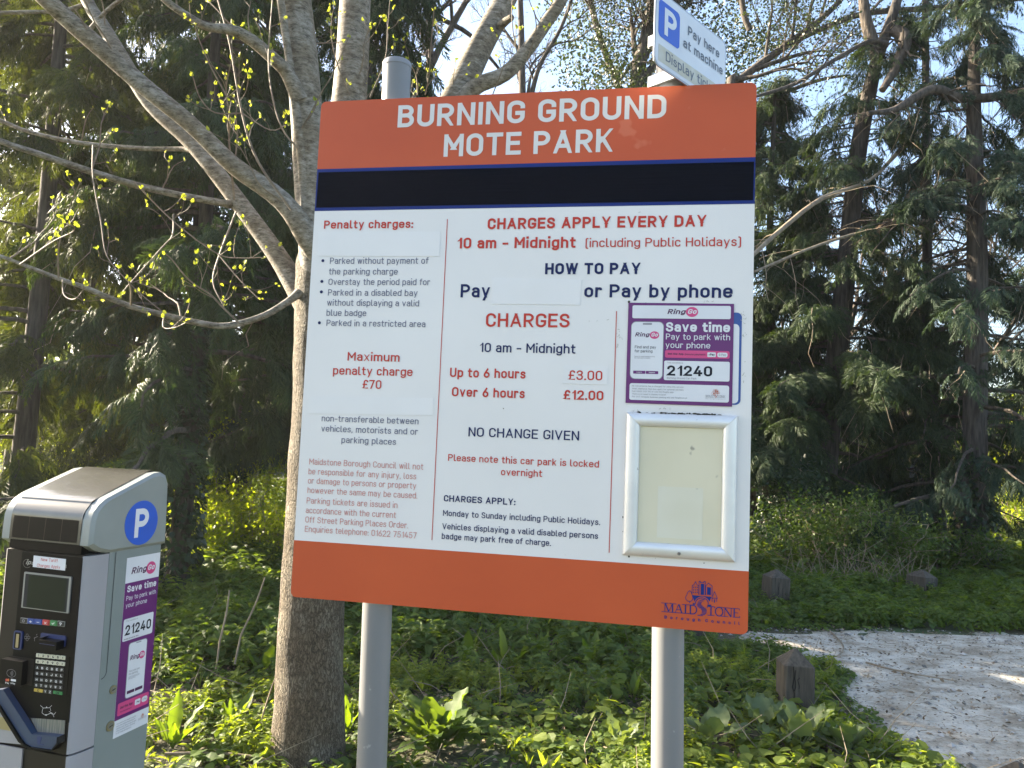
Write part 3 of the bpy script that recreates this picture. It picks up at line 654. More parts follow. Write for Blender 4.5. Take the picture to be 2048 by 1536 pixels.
ms_e = np.array([math.sin(rad(SA2)), math.cos(rad(SA2)), 0]); ms_x = np.array([ms_e[1], -ms_e[0], 0])     # ms_x: to the machine's right, seen from the front
MYAW = math.atan2(ms_x[1], ms_x[0]); FD = -.072; DEP = .25
mach = thing('ticket_machine', 'grey parking ticket machine with black keypad front and domed solar hood', 'ticket machine', (P0[0], P0[1], 0), MYAW)
def fp(x, y):
    O = P0 + ms_e * FD; d = ray(x, y); t = ((O - EYE) @ ms_e) / (d @ ms_e); Q = EYE + d * t; return (float((Q - P0) @ ms_x), float(Q[2]))
def sp(x, y): d = ray(x, y); t = ((P0 - EYE) @ ms_x) / (d @ ms_x); Q = EYE + d * t; return (float((Q - P0) @ ms_e), float(Q[2]))
WM = -fp(8.5, 1078)[0] + .002; XL = -WM
def ff(u, v, d): return (u, FD - d, v)
def sf2(u, v, d): return (d, u, v)
ZS = 1.2                                                   # underside of the hood
xR = fp(170, 1086)[0] - .004; xLf = XL + .02              # black front between the two pillars
ZF = (fp(141, 1511)[1] + fp(30, 1494)[1]) / 2              # lower seam of the front door
# plan of one rounded pillar between the front face and the side
def plan(inset=0.):
    pts = [(xR, FD)] + [(xR + (0 - xR) * math.sin(t), FD + (-FD + .012) * (1 - math.cos(t))) for t in np.linspace(.25, math.pi / 2, 8)]
    return pts
def mirror(p): return (XL - p[0], p[1])
body = MB()
pl = [(0, .012), (0, DEP)] + [(XL, DEP), (XL, .012)]
body.prism([(x, y) for x, y in [(0, .013), (0, DEP - .012), (-.012, DEP), (XL + .012, DEP), (XL, DEP - .012), (XL, .013)]], lambda u, v, d: (u, v, d), .0, ZS + .01, M_body)
body.box((XL + .02, FD + .012, .02), (-.02, .0128, ZS), M_seam)
lk = sp(217, 1110); 
bd = body.build('body', mach, 35)
sm = MB()                                                  # door outline on the side, rounded at its foot
zb1 = 1.0; s0 = sp(222, 1340)[0]
stroke(sm, [(.038, ZS - .004), (.038, sp(203, 1358)[1] + .02)] + [(.038 - .02 * (1 - math.cos(t)), sp(203, 1358)[1] + .02 - .02 * math.sin(t)) for t in np.linspace(0, math.pi / 2, 6)], .0022, M_seam, sf2, .0012); sm.build('door_gap', bd)
for side in (0, 1):
    for z0, z1 in ((.03, ZF - .003), (ZF + .003, ZS - .004)):
        pi = MB(); q = plan(); q = [mirror(p) for p in q] if side else q
        n = len(q); pi.add([(x, y, z0) for x, y in q] + [(x, y, z1) for x, y in q], [(i, i + 1, n + i + 1, n + i) for i in range(n - 1)], M_pillar)
        pi.add([(x, y, z1) for x, y in q] + [(q[0][0], .012, z1)], [tuple(range(n + 1))], M_pillar); pi.build('pillar', bd, 60)
lp = MB(); lp.box((xLf, FD + .001, .03), (xR - .001, FD + .011, ZF - .003), M_brown); lp.box((xLf, FD - .004, .03), (fp(46, 1510)[0], FD + .0009, ZF - .003), M_pillar); lp.build('lower_panel', bd)
FZ = .0031
def zf(zx, zy): return fp(zx / 3.37, 1080 + zy / 3.37)
def fbox(mb, x0, y0, x1, y1, d0, d1, mat, r=None):
    a, b = zf(x0, y0), zf(x1, y1)
    mb.prism(rrect(a[0], a[1], b[0], b[1], r or .002, 3), ff, d0, d1, mat, back=False)
def MARKS(lg):                                             # maker's lettering, half hidden under the tariff sticker
    TT(lg, 'ips', 180, 162, 236, 166, 30, .2, M_bezel, FZ + .0006, zf, ff, slant=.3); TT(lg, 'S', 442, 188, 455, 189, 24, .2, M_bezel, FZ + .0006, zf, ff)
    stroke(lg, [(zf(205, 150)[0] - .008 + .016 * math.cos(t), zf(205, 150)[1] - .004 + .013 * math.sin(t)) for t in np.linspace(1.2, 5.6, 14)], .0007, M_bezel, ff, FZ + .0007)
# front fascia
fa = MB(); fa.box((xLf, FD, ZF + .003), (xR - .001, FD + .011, ZS - .003), M_brown)
xbl = fp(42, 1150)[0]; xbr = fp(163, 1150)[0]; zlow = fp(100, 1441)[1]
fa.prism(rrect(xbl, zlow, xbr, ZS - .006, .006), ff, -.001, .003, M_fascia)
a = [fp(0, 1390), fp(46, 1451), fp(46, 1488), fp(-30, 1480), fp(-30, 1370)]
fa.prism([(min(max(x, xLf), xR), z) for x, z in a][::-1], ff, -.001, .0035, M_pillar)
a = fp(-2, 1432); b = fp(23, 1461); fa.prism([(xLf + .01, b[1]), (b[0], b[1]), (b[0], a[1]), (xLf + .01, a[1])], ff, 0, .0042, M_brass)
MARKS(fa); fascia = fa.build('front_panel', mach); fascia['label'] = 'black control panel with screen, keypad and blue ticket chute'
tk = MB(); a, b = zf(236, 103), zf(446, 203); tk.prism([(a[0], b[1]), (b[0], b[1] - .001), (b[0], a[1] - .001), (a[0], a[1])], ff, FZ + .0008, FZ + .0014, M_pwhite, back=False)
TT(tk, 'New Tariff', 285, 143, 398, 147, 22, .11, M_red, FZ + .0018, zf, ff); TT(tk, 'Charges Apply', 258, 182, 414, 189, 22, .11, M_red, FZ + .0018, zf, ff); tk.build('tariff_sticker', mach)['label'] = 'white sticker reading New Tariff Charges Apply'
scn = MB(); fbox(scn, 178, 212, 474, 492, .0032, .0075, M_bezel); fbox(scn, 188, 224, 460, 484, .0076, .008, M_seam); fbox(scn, 212, 232, 448, 478, .0082, .0084, M_screen); scn.build('screen', fascia)
for k, (x, mt, s, tm) in enumerate(((172, M_keyb, 'O', M_pgrey), (220, M_keyblue, '+', M_pwhite), (270, M_keyblue, '-', M_pwhite), (320, M_keyr, '~', M_pwhite), (371, M_keyg, '^', M_pwhite), (421, M_keyb, '?', M_pwhite))):
    y = 541 + (x - 172) * .085; kb = MB(); fbox(kb, x - 23, y - 21, x + 23, y + 21, .0032, .0055, M_bezel if mt is M_keyb else mt, .0015); fbox(kb, x - 19, y - 17, x + 19, y + 17, .0056, .0075, mt, .0015)
    TT(kb, s, x - 9, y + 10, x + 9, y + 10, 20, .2, tm, .0079, zf, ff); kb.build('button', fascia)
cslot = MB(); fbox(cslot, 110, 606, 156, 738, .0032, .008, M_bluetrim, .006); fbox(cslot, 118, 616, 147, 729, .0081, .0085, M_fascia, .004); fbox(cslot, 128, 628, 138, 722, .0087, .009, M_brass); cslot.build('coin_slot', fascia)
sy = MB()
for cx, cy in ((190, 640), (178, 655), (202, 655), (190, 668)):
    c = zf(cx, cy); stroke(sy, ellipse(*c, .0042, .0042, 12), .0008, M_pgrey, ff, .0036 + .0001 * (cx % 3), True)
for k, l in enumerate((((236, 660), (262, 648)), ((240, 680), (240, 655)), ((252, 640), (258, 632)))): stroke(sy, [zf(*q) for q in l], .0012, M_pgrey, ff, .0038 + .0001 * k)
sy.build('symbols', fascia)
cr = MB(); fbox(cr, 286, 622, 448, 718, .0032, .006, M_bluetrim, .004); a, b = zf(250, 640), zf(384, 735)
fbox(cr, 322, 655, 440, 732, .0061, .034, M_fascia, .003); cr.prism([zf(245, 722), zf(322, 722), zf(322, 655), zf(345, 640), zf(300, 650), zf(252, 690)], ff, .0062, .022, M_fascia, back=False)
fbox(cr, 330, 680, 432, 690, .0342, .0345, M_bluetrim, .001); cr.build('card_reader', fascia)
cb = MB(); fbox(cb, 62, 775, 228, 980, .0032, .006, M_brown, .004); fbox(cb, 58, 785, 190, 972, .0061, .026, M_fascia, .004)
c = zf(128, 882)
for k, r_ in enumerate((.0045, .0085, .0125)): stroke(cb, [(c[0] - .006 + r_ * math.cos(t), c[1] + r_ * .8 * math.sin(t)) for t in np.linspace(-.9, .9, 8)], .0011, M_pgrey, ff, .0263)
stroke(cb, ellipse(*c, .0175, .0115, 20), .0009, M_pgrey, ff, .0265, True)
for x, mt in ((96, M_keyr), (108, M_orange2)):
    q = zf(x, 927); cb.sheet(ellipse(*q, .0042, .0042, 12), ff, .0263 + .0002 * (x > 100), mt)
fbox(cb, 126, 919, 158, 938, .0262, .0265, M_pwhite, .001); TT(cb, 'Pay', 88, 951, 114, 952, 11, .18, M_pwhite, .0266, zf, ff); TT(cb, 'G Pay', 124, 954, 154, 955, 11, .18, M_pwhite, .0266, zf, ff); cb.build('contactless_reader', fascia)
kp = MB(); fbox(kp, 236, 752, 456, 1050, .0032, .0042, M_fascia, .003); keypad = kp.build('keypad', fascia)
rows = ['12345<', '67890>', 'ABCDEF', 'GHIJKL', 'MNOPQR', 'STUVWX']
for r_, row in enumerate(rows):
    y = (774, 815, 856, 895, 936, 974)[r_]; xs = np.linspace(270 - r_ * 2.6 + (0 if r_ > 1 else 1), 435 - r_ * 3.2, 6)
    for k, ch in enumerate(row):
        x = xs[k]; yy = y + k * 3.2; kb = MB(); cream = r_ < 2
        fbox(kb, x - 14, yy - 15, x + 14, yy + 15, .0043, .0065, M_keyw if cream else M_keyb, .0012)
        s = 'X' if ch in '<>' else ch; hw = 3 if s in 'I1' else 6.5; TT(kb, s, x - hw, yy + 8, x + hw, yy + 8, 16, .2, M_ink if cream else M_pwhite, .0069, zf, ff); kb.build('key', keypad)
for x0, x1, yy, mt, s in ((242, 298, 1010, M_keyy, 'C'), (306, 330, 1016, M_keyb, 'Y'), (337, 361, 1020, M_keyb, 'Z'), (371, 430, 1026, M_keyg, 'OK')):
    kb = MB(); fbox(kb, x0, yy - 15, x1, yy + 15, .0043, .0065, mt, .0012); xm = (x0 + x1) / 2; hw = 6.5 * len(s); TT(kb, s, xm - hw, yy + 8, xm + hw, yy + 8, 16, .2, M_ink if mt is not M_keyb else M_pwhite, .0069, zf, ff); kb.build('key', keypad)
hs = MB()                                                  # hand-and-ticket symbol
for k, l in enumerate((((278, 1112), (300, 1130), (340, 1128), (356, 1112)), ((296, 1130), (290, 1162), (310, 1178)), ((345, 1130), (350, 1150)), ((320, 1178), (345, 1165), (372, 1172), (384, 1158)), ((338, 1152), (360, 1165), (372, 1190)))):
    stroke(hs, [zf(*q) for q in l], .0011, M_pwhite, ff, .0036 + .0001 * k)
hs.sheet([zf(316, 1128), zf(328, 1128), zf(322, 1118)], ff, .0042, M_pwhite); hs.sheet([zf(312, 1172), zf(324, 1172), zf(318, 1184)][::-1], ff, .0042, M_pwhite); hs.build('symbols', fascia)
# blue ticket chute: sloping rim on the left, a flat tray at the bottom, a scratched flap behind
chm = MB(); mk_ = lambda l: [zf(*q) for q in l]
def bar3(l, d0, d1, mat): chm.prism(mk_(l)[::-1], ff, d0, d1, mat, back=False)
bar3([(-8, 1000), (66, 990), (260, 1290), (440, 1306), (436, 1345), (398, 1392), (262, 1374), (222, 1352), (195, 1318)], .0032, .024, M_chute)
bar3([(-8, 1000), (-8, 1030), (182, 1338), (250, 1385), (400, 1400), (446, 1352), (440, 1306), (436, 1345), (398, 1392), (262, 1374), (222, 1352), (195, 1318)], .0034, .03, M_fascia)
bar3([(262, 1294), (438, 1310), (432, 1343), (396, 1384), (266, 1366), (226, 1340)], .0242, .0245, M_chute)
bar3([(298, 1302), (330, 1305), (318, 1352), (345, 1356), (343, 1362), (302, 1360)], .0247, .0252, M_bluetrim)
chute = chm.build('ticket_chute', fascia)
fl = MB(); fl.prism(mk_([(215, 1196), (446, 1213), (441, 1305), (262, 1289)])[::-1], ff, .0032, .0045, M_clear, back=False); fl.build('flap', chute)
# locks on the side
for x, y, r_ in ((225, 1379, .013), (219.5, 1452, .0155)):
    c = sp(x, y); lm_ = MB(); lm_.prism(ellipse(c[0], c[1], r_, r_, 24), sf2, .0, .004, M_brass); lm_.prism(ellipse(c[0], c[1], r_ * .72, r_ * .72, 20), sf2, .0041, .0055, M_screw)
    stroke(lm_, [(c[0] - r_ * .5, c[1] - .001), (c[0] + r_ * .45, c[1] + .002)], .003, M_ink, sf2, .0058); lm_.build('lock', bd)
# ---- hood
ho = MB(); sF = -.078; pts = [(sF, ZS + .03), (sF + .003, ZS + .105), (sF + .012, ZS + .132), (sF + .03, ZS + .153), (sF + .056, ZS + .17), (DEP - .075, ZS + .244), (DEP - .045, ZS + .247), (DEP - .018, ZS + .235), (DEP - .004, ZS + .205), (DEP + .004, ZS + .012), (DEP + .004, ZS), (-.005, ZS), (sF + .03, ZS + .012)]
def inset_prof(l, k):
    P = np.array(l); c = np.array([.08, ZS + .11]); return [tuple(c + (p - c) * np.array([k, k * .98])) for p in P]
def hoodside(x0, sgn):
    q = [(x0, y, z) for y, z in pts]; qi = [(x0 + sgn * .010, y, z) for y, z in inset_prof(pts, .93)]; n = len(q)
    qo = [(x0 - sgn * .03, y, z) for y, z in pts]
    ho.add(q + qi, [(i, (i + 1) % n, n + (i + 1) % n, n + i) for i in range(n)] + [tuple(range(n, 2 * n))], M_hoodside)
    ho.add(q + qo, [(i, (i + 1) % n, n + (i + 1) % n, n + i) for i in range(n)] + [tuple(range(n, 2 * n))], M_hoodside)
hoodside(.002, 1); hoodside(XL - .002, -1)
cx0, cx1 = XL + .0285, -.0285
ho.add([(cx0, y, z) for y, z in pts[8:]] + [(cx1, y, z) for y, z in pts[8:]], [(i, i + 1, 5 + i + 1, 5 + i) for i in range(4)], M_hoodside)
ho.box((cx0, sF + .004, ZS + .001), (cx1 + .004, sF + .03, ZS + .0295), M_fascia)
hood = ho.build('hood', mach, 30)
cv = MB(); cp_ = smooth_path([(y - .001, z + .001) for y, z in pts[:9]], 4); n = len(cp_)
for i in range(n - 1):
    (y0, z0), (y1, z1) = cp_[i], cp_[i + 1]; cv.add([(cx0, y0, z0), (cx1, y0, z0), (cx1, y1, z1), (cx0, y1, z1)], [(0, 1, 2, 3)], M_smoke)
bm_o = cv.build('solar_cover', hood)
import bmesh
_b = bmesh.new(); _b.from_mesh(bm_o.data); bmesh.ops.remove_doubles(_b, verts=_b.verts, dist=1e-5); _b.to_mesh(bm_o.data); _b.free(); bm_o.data.polygons.foreach_set('use_smooth', np.ones(len(bm_o.data.polygons), bool))
cw = (cx1 - cx0 - .02) / 4
for k in range(4):
    ce = MB(); x0 = cx0 + .01 + k * cw; y_ = sF - .0022
    ce.add([(x0 + .001, y_, ZS + .036), (x0 + cw - .001, y_, ZS + .036), (x0 + cw - .001, y_ + .0036, ZS + .104), (x0 + .001, y_ + .0036, ZS + .104)], [(0, 1, 2, 3)], M_cell); ce.build('solar_cell', hood)
rd = MB(); c = sp(275, 1045); rO = .0725; xo = .0125; cy_ = c[0] + .004
rd.prism(ellipse(cy_, c[1], rO, rO, 40), sf2, xo - .004, xo + .001, M_pb)
textmesh(rd, 'P', (cy_ - .030, c[1] - .047), (cy_ + .030, c[1] - .047), .094, .2, M_pwhite, sf2, xo + .0016); rd.build('parking_roundel', mach)['label'] = 'round blue badge with white P'
# ---- tall sticker on the machine's side (its u runs backwards along the side)
sk = MB(); K = .0008
def zk(zx, zy): return sp(190 + zx / 3.94, 1100 + zy / 3.94)
c0, c1 = zk(252, 62), zk(517, 20); b0, b1 = zk(140, 1490), zk(410, 1362); uL = (c0[0] + b0[0]) / 2; uR = (c1[0] + b1[0]) / 2; zT = (c0[1] + c1[1]) / 2; zB = (b0[1] + b1[1]) / 2; sw_ = uR - uL
zP = (zk(240, 262)[1] + zk(503, 210)[1]) / 2; zP2 = (zk(152, 1350)[1] + zk(418, 1235)[1]) / 2
def srect(x0, z0, x1, z1, d, mat, r=None):
    l = rrect(uL + sw_ * x0, z0, uL + sw_ * x1, z1, r, 4) if r else [(uL + sw_ * x0, z0), (uL + sw_ * x1, z0), (uL + sw_ * x1, z1), (uL + sw_ * x0, z1)]
    sk.sheet(l, sf2, d, mat)
sk.prism([(uL, zB), (uR, zB), (uR, zT), (uL, zT)], sf2, .0002, K, M_pwhite, back=False); srect(0, zP2, 1, zP, K + .0004, M_purple)
def ST(s, x0, x1, z, cap, w, mat, d=K + .0009, **k): textmesh(sk, s, (uL + sw_ * x0, z), (uL + sw_ * x1, z), cap, w, mat, sf2, d, **k)
def ringo2(x0, x1, z, cap, d):
    ST('Ring', x0, x0 + (x1 - x0) * .6, z, cap, .19, M_plum, d, slant=.22); rx = (x1 - x0) * .2 * sw_; cu = uL + sw_ * (x1 - (x1 - x0) * .2)
    sk.sheet(ellipse(cu, z + cap * .42, rx, rx * .95), sf2, d, M_pink); textmesh(sk, 'Go', (cu - rx * .7, z + cap * .1), (cu + rx * .65, z + cap * .1), cap * .85, .2, M_pwhite, sf2, d + .0004, slant=.22)
hz = lambda y, x=320: zk(x, y)[1]
ringo2(.15, .88, zP + (zT - zP) * .33, .021, K + .0005)
ST('Save time', .07, .93, zP - .030, .0215, .19, M_pwhite); ST('Pay to park with', .06, .94, zP - .056, .0145, .12, M_pwhite); ST('your phone', .06, .68, zP - .079, .0145, .12, M_pwhite)
zb_, zt_ = (zk(222, 718)[1] + zk(450, 655)[1]) / 2, (zk(235, 545)[1] + zk(463, 485)[1]) / 2
srect(.04, zb_, .92, zt_, K + .0008, M_pwhite, .005); ST('21240', .10, .86, zb_ + (zt_ - zb_) * .25, (zt_ - zb_) * .46, .18, M_ink, K + .0012); ST('This location is', .10, .44, zt_ - .0095, .005, .12, M_pgrey, K + .0012); ST('Burning Ground Car Park', .08, .5, zb_ + .004, .0048, .14, M_ink, K + .0012)
z0, z1 = (zk(232, 1178)[1] + zk(372, 1118)[1]) / 2, (zk(268, 735)[1] + zk(404, 690)[1]) / 2
srect(.24, z0, .79, z1, K + .0008, M_pgrey, .010); srect(.253, z0 + .002, .777, z1 - .002, K + .0011, M_pwhite, .009); srect(.45, z1 - .007, .6, z1 - .004, K + .0015, M_pgrey, .001)
ringo2(.30, .74, z0 + (z1 - z0) * .68, .0145, K + .0015); ST('Find and pay', .3, .62, z0 + (z1 - z0) * .465, .0062, .13, M_pgrey, K + .0015); ST('for parking', .3, .56, z0 + (z1 - z0) * .415, .0062, .13, M_pgrey, K + .0015)
for q in (.375, .355, .335): ST('Search parking nearby', .3, .62 - (q < .34) * .12, z0 + (z1 - z0) * q, .0028, .13, M_pgrey, K + .0015)
srect(.285, z0 + .014, .5, z0 + .024, K + .0015, M_plum, .001); srect(.52, z0 + .014, .74, z0 + .024, K + .0015, M_plum, .001)
srect(.06, zP2 + .012, .96, zP2 + .052, K + .0008, M_pink, .005); ST('Get the App', .13, .48, zP2 + .032, .0085, .2, M_plum, K + .0012); ST('Secure payment', .13, .46, zP2 + .021, .0042, .14, M_plum, K + .0012)
srect(.55, zP2 + .024, .71, zP2 + .042, K + .0012, M_pwhite, .003); srect(.75, zP2 + .024, .92, zP2 + .042, K + .0012, M_pwhite, .008); ST('Pay', .6, .69, zP2 + .03, .0065, .2, M_ink, K + .0016); ST('G Pay', .775, .9, zP2 + .03, .0065, .16, M_pgrey, K + .0016)
for k, (s, e_) in enumerate((('No convenience fee is charged for using this', .62), ('service. Small additional fees may apply for', .6), ('optional services. There is no need to display', .64), ('a ticket. Call 01622 320 190 or use the app', .6), ('For VAT receipts see RingGo.co.uk', .5))): ST(s, .07, e_, zP2 - .014 - k * .0075, .0042, .13, M_pgrey, K + .0005)
crest(sk, (uL + sw_ * .7, zP2 - .03), (1, 0), sw_ * .24, sf2, K + .0005, M_pgrey, M_redbrown, M_redbrown)
sk.build('side_sticker', mach)['label'] = 'tall purple pay by phone sticker on the side'
# concrete footing under the machine
ft = MB(); ft.prism(rrect(XL - .05, FD - .05, .05, DEP + .05, .01, 2), lambda u, v, d: (u, v, d), -.1, .025, pbr('concrete', (.3, .29, .27), .85, col2=(.22, .21, .2), scale=14, bump=.3)); ft.build('footing', mach)

# ================================================================= GROUND AND PATH
RG = np.random.default_rng(11)
def vnoise(x, y, s, seed=0):
    """smooth value noise, 0..1"""
    x = np.asarray(x) / s; y = np.asarray(y) / s; xi = np.floor(x).astype(int); yi = np.floor(y).astype(int); fx = x - xi; fy = y - yi
    h = lambda a, b: (np.sin(a * 127.1 + b * 311.7 + seed * 74.7) * 43758.5453) % 1
    fx = fx * fx * (3 - 2 * fx); fy = fy * fy * (3 - 2 * fy)
    return (h(xi, yi) * (1 - fx) + h(xi + 1, yi) * fx) * (1 - fy) + (h(xi, yi + 1) * (1 - fx) + h(xi + 1, yi + 1) * fx) * fy
PATH = np.array([(1.55, 6.75), (1.75, 6.35), (2.2, 6.1), (2.42, 5.6), (2.12, 4.86), (2.13, 4.32), (2.25, 4.0), (2.45, 3.4), (2.6, 2.5), (2.8, .5), (14, .5), (14, 9.5), (8, 7.5), (4.85, 7.15), (3.2, 7.1), (2.3, 6.95)])
def inside(x, y, poly, grow=0.):
    x = np.asarray(x); y = np.asarray(y); r = np.zeros(x.shape, bool); n = len(poly); dmin = np.full(x.shape, 1e9)
    for i in range(n):
        (x0, y0), (x1, y1) = poly[i], poly[(i + 1) % n]
        c = ((y0 > y) != (y1 > y)) & (x < (x1 - x0) * (y - y0) / (y1 - y0 + 1e-12) + x0); r ^= c
        t = np.clip(((x - x0) * (x1 - x0) + (y - y0) * (y1 - y0)) / ((x1 - x0) ** 2 + (y1 - y0) ** 2), 0, 1)
        dmin = np.minimum(dmin, np.hypot(x - x0 - t * (x1 - x0), y - y0 - t * (y1 - y0)))
    sd = np.where(r, dmin, -dmin)
    return sd > grow
def gz(x, y): return .05 * (vnoise(x, y, 1.3, 3) - .5) * np.clip((np.asarray(y) - 2) / 3, 0, 1)
M_soil, nt, p = _mat('soil')
r1 = ramp(nt, noise(nt, 3.5, 6).outputs[0], [(.3, (.03, .022, .014)), (.55, (.085, .066, .044)), (.8, (.15, .12, .08))])
r2 = ramp(nt, noise(nt, .35, 4).outputs[0], [(.42, (0, 0, 0)), (.58, (1, 1, 1))]); gr = ramp(nt, noise(nt, 9, 5).outputs[0], [(.3, (.02, .035, .008)), (.7, (.05, .085, .018))])
mx = nt.nodes.new('ShaderNodeMixRGB'); nt.links.new(r2.outputs[0], mx.inputs[0]); nt.links.new(r1.outputs[0], mx.inputs[1]); nt.links.new(gr.outputs[0], mx.inputs[2]); nt.links.new(mx.outputs[0], p.inputs['Base Color'])
p.inputs['Roughness'].default_value = .95; b = nt.nodes.new('ShaderNodeBump'); b.inputs['Strength'].default_value = .8; b.inputs['Distance'].default_value = .03
nt.links.new(noise(nt, 22, 6).outputs[0], b.inputs['Height']); nt.links.new(b.outputs[0], p.inputs['Normal'])
gm = MB(); xs = np.concatenate([[-400, -120, -50, -25], np.linspace(-14, 16, 151), [25, 50, 120, 400]]); ys = np.concatenate([[-100, -30, -8], np.linspace(-2, 20, 111), [26, 36, 50, 80, 140, 500]])
XX, YY = np.meshgrid(xs, ys); ZZ = np.where((XX > -13) & (XX < 15) & (YY > 0) & (YY < 19.5), gz(XX, YY), 0); ZZ = np.where(inside(XX, YY, PATH, .3), -.04, ZZ)
nx = len(xs); idx = (np.arange(len(ys) - 1)[:, None] * nx + np.arange(nx - 1)[None]).ravel()
gm.arr(np.stack([XX.ravel(), YY.ravel(), ZZ.ravel()], 1), np.stack([idx, idx + 1, idx + nx + 1, idx + nx], 1), M_soil); tag(gm.build('ground', smooth=180), kind='structure')
M_dirt, nt, p = _mat('dusty_path')
r1 = ramp(nt, noise(nt, 2.6, 9, (1, 1.35, 1), .72).outputs[0], [(.28, (.16, .13, .092)), (.42, (.33, .285, .215)), (.53, (.50, .46, .38)), (.67, (.66, .62, .53))])
r2 = ramp(nt, noise(nt, 48, 5, (1, 1.3, 1)).outputs[0], [(.32, (.50, .47, .42)), (.46, (1, 1, 1))]); r3 = ramp(nt, noise(nt, 150, 2).outputs[0], [(.28, (.55, .52, .48)), (.40, (1, 1, 1)), (.68, (1, 1, 1)), (.74, (1.25, 1.25, 1.25))])
m1 = nt.nodes.new('ShaderNodeMixRGB'); m1.blend_type = 'MULTIPLY'; m1.inputs[0].default_value = .8; nt.links.new(r1.outputs[0], m1.inputs[1]); nt.links.new(r2.outputs[0], m1.inputs[2])
m2 = nt.nodes.new('ShaderNodeMixRGB'); m2.blend_type = 'MULTIPLY'; m2.inputs[0].default_value = .8; nt.links.new(m1.outputs[0], m2.inputs[1]); nt.links.new(r3.outputs[0], m2.inputs[2])
nt.links.new(m2.outputs[0], p.inputs['Base Color']); p.inputs['Roughness'].default_value = .95
b = nt.nodes.new('ShaderNodeBump'); b.inputs['Strength'].default_value = .9; b.inputs['Distance'].default_value = .02; nt.links.new(noise(nt, 16, 8, None, .68).outputs[0], b.inputs['Height']); nt.links.new(b.outputs[0], p.inputs['Normal'])
pm_ = MB(); st = .08; xs = np.arange(1.2, 14.2, st); ys = np.arange(.4, 10, st); XX, YY = np.meshgrid(xs, ys); nx = len(xs)
wob = .22 * (vnoise(XX, YY, .35, 9) - .5) + .18 * (vnoise(XX, YY, .9, 5) - .5)
sdv = np.zeros(XX.shape)
ins = inside(XX + wob, YY + wob, PATH, -.04); Z = .012 + .03 * (vnoise(XX, YY, .8, 1) - .5) + .018 * (vnoise(XX, YY, .22, 2) - .5); Z = np.where(inside(XX, YY, PATH, .12), Z, np.minimum(Z, .004))
idx = (np.arange(len(ys) - 1)[:, None] * nx + np.arange(nx - 1)[None]).ravel(); q = np.stack([idx, idx + 1, idx + nx + 1, idx + nx], 1); q = q[ins.ravel()[q].all(1)]
used = np.unique(q); mp_ = np.zeros(XX.size, int); mp_[used] = np.arange(len(used))
pm_.arr(np.stack([XX.ravel(), YY.ravel(), Z.ravel()], 1)[used], mp_[q], M_dirt); tag(pm_.build('path', smooth=180), kind='structure')

# ================================================================= LEAF TEMPLATES
def leaf_t(w=.3, fold=.12, tipdrop=.1):
    V = np.array([(0, 0, 0), (.3, w * .95, fold), (.66, w * .8, fold * .7 - tipdrop * .4), (1, 0, -tipdrop), (.66, -w * .8, fold * .7 - tipdrop * .4), (.3, -w * .95, fold), (.3, 0, 0), (.66, 0, -tipdrop * .35)], float)
    Fa = np.array([(0, 6, 1), (6, 7, 1), (7, 2, 1), (7, 3, 2), (0, 5, 6), (5, 7, 6), (5, 4, 7), (4, 3, 7)]); return V, Fa
def diamond(w=.28): return np.array([(0, 0, 0), (.45, w, .06), (1, 0, 0), (.45, -w, .06)], float), np.array([(0, 1, 2, 3)])
def fan(seed, n=15):
    """a drooping feathery spray of scale-leaved twiglets"""
    rg = np.random.default_rng(seed); V = []; Fa = []
    def dia(p, d, l, w, sag=.25):
        d = d / np.linalg.norm(d); s = np.cross(d, [0, 0, 1.]); s /= np.linalg.norm(s) + 1e-9; k = len(V); e = p + d * l - np.array([0, 0, sag * l])
        m = p + d * l * .5; V.extend([p, m + s * w - np.array([0, 0, .04 * l]), e, m - s * w - np.array([0, 0, .04 * l])]); Fa.append((k, k + 1, k + 2, k + 3)); return e
    ax = lambda t: np.array([t, .07 * math.sin(3 * t + seed), -.5 * t ** 1.8])
    for i in range(n):
        t = .06 + .94 * i / n; p = ax(t)
        for s in (-1, 1):
            a = rad(rg.uniform(30, 62)); l = (.25 * math.sin(math.pi * min(1, .18 + .8 * t)) + .05) * rg.uniform(.6, 1.3); d = np.array([math.cos(a), s * math.sin(a), rg.uniform(-.9, -.1)])
            dia(p, d, l, .017 + .006 * rg.random(), .35)
            if l > .16: a2 = a - rad(30); dia(p + d / np.linalg.norm(d) * l * .45, np.array([math.cos(a2), s * math.sin(a2), -.7]), l * .5, .014, .4)
    dia(ax(.85), np.array([1, 0, -1.]), .22, .02)
    for i in range(3):
        p, q = ax(i / 3), ax((i + 1) / 3); dia(p, q - p, np.linalg.norm(q - p) * 1.1, .010, 0)
    return np.array(V), np.array(Fa)
FANS = [fan(i) for i in range(8)]
M_con = [leafmat('conifer_green', (.022, .039, .017), (.048, .072, .029), .26, .6, (1.8, 1.8, .5), .25), leafmat('conifer_olive', (.032, .045, .014), (.064, .08, .022), .32, .6, (2, 1.9, .45), .25), leafmat('conifer_blue_green', (.022, .041, .025), (.047, .073, .041), .24, .6, (1.7, 1.7, .6), .25)]
M_cbark = pbr('conifer_bark', (.03, .025, .021), .95, col2=(.085, .074, .062), scale=9, stretch=(3, 3, .35), bump=.9, dist=.03)
M_dbark = pbr('dark_bark', (.04, .033, .027), .95, col2=(.11, .09, .07), scale=10, stretch=(2, 2, .5), bump=.7, dist=.02)
M_dead = pbr('dead_twig', (.16, .125, .085), .9, col2=(.28, .23, .16), scale=12)
M_rbark = pbr('ridged_bark', (.032, .026, .021), .95, col2=(.13, .105, .08), scale=11, lo=.38, hi=.66, stretch=(2.6, 2.6, .35), bump=1., dist=.035)
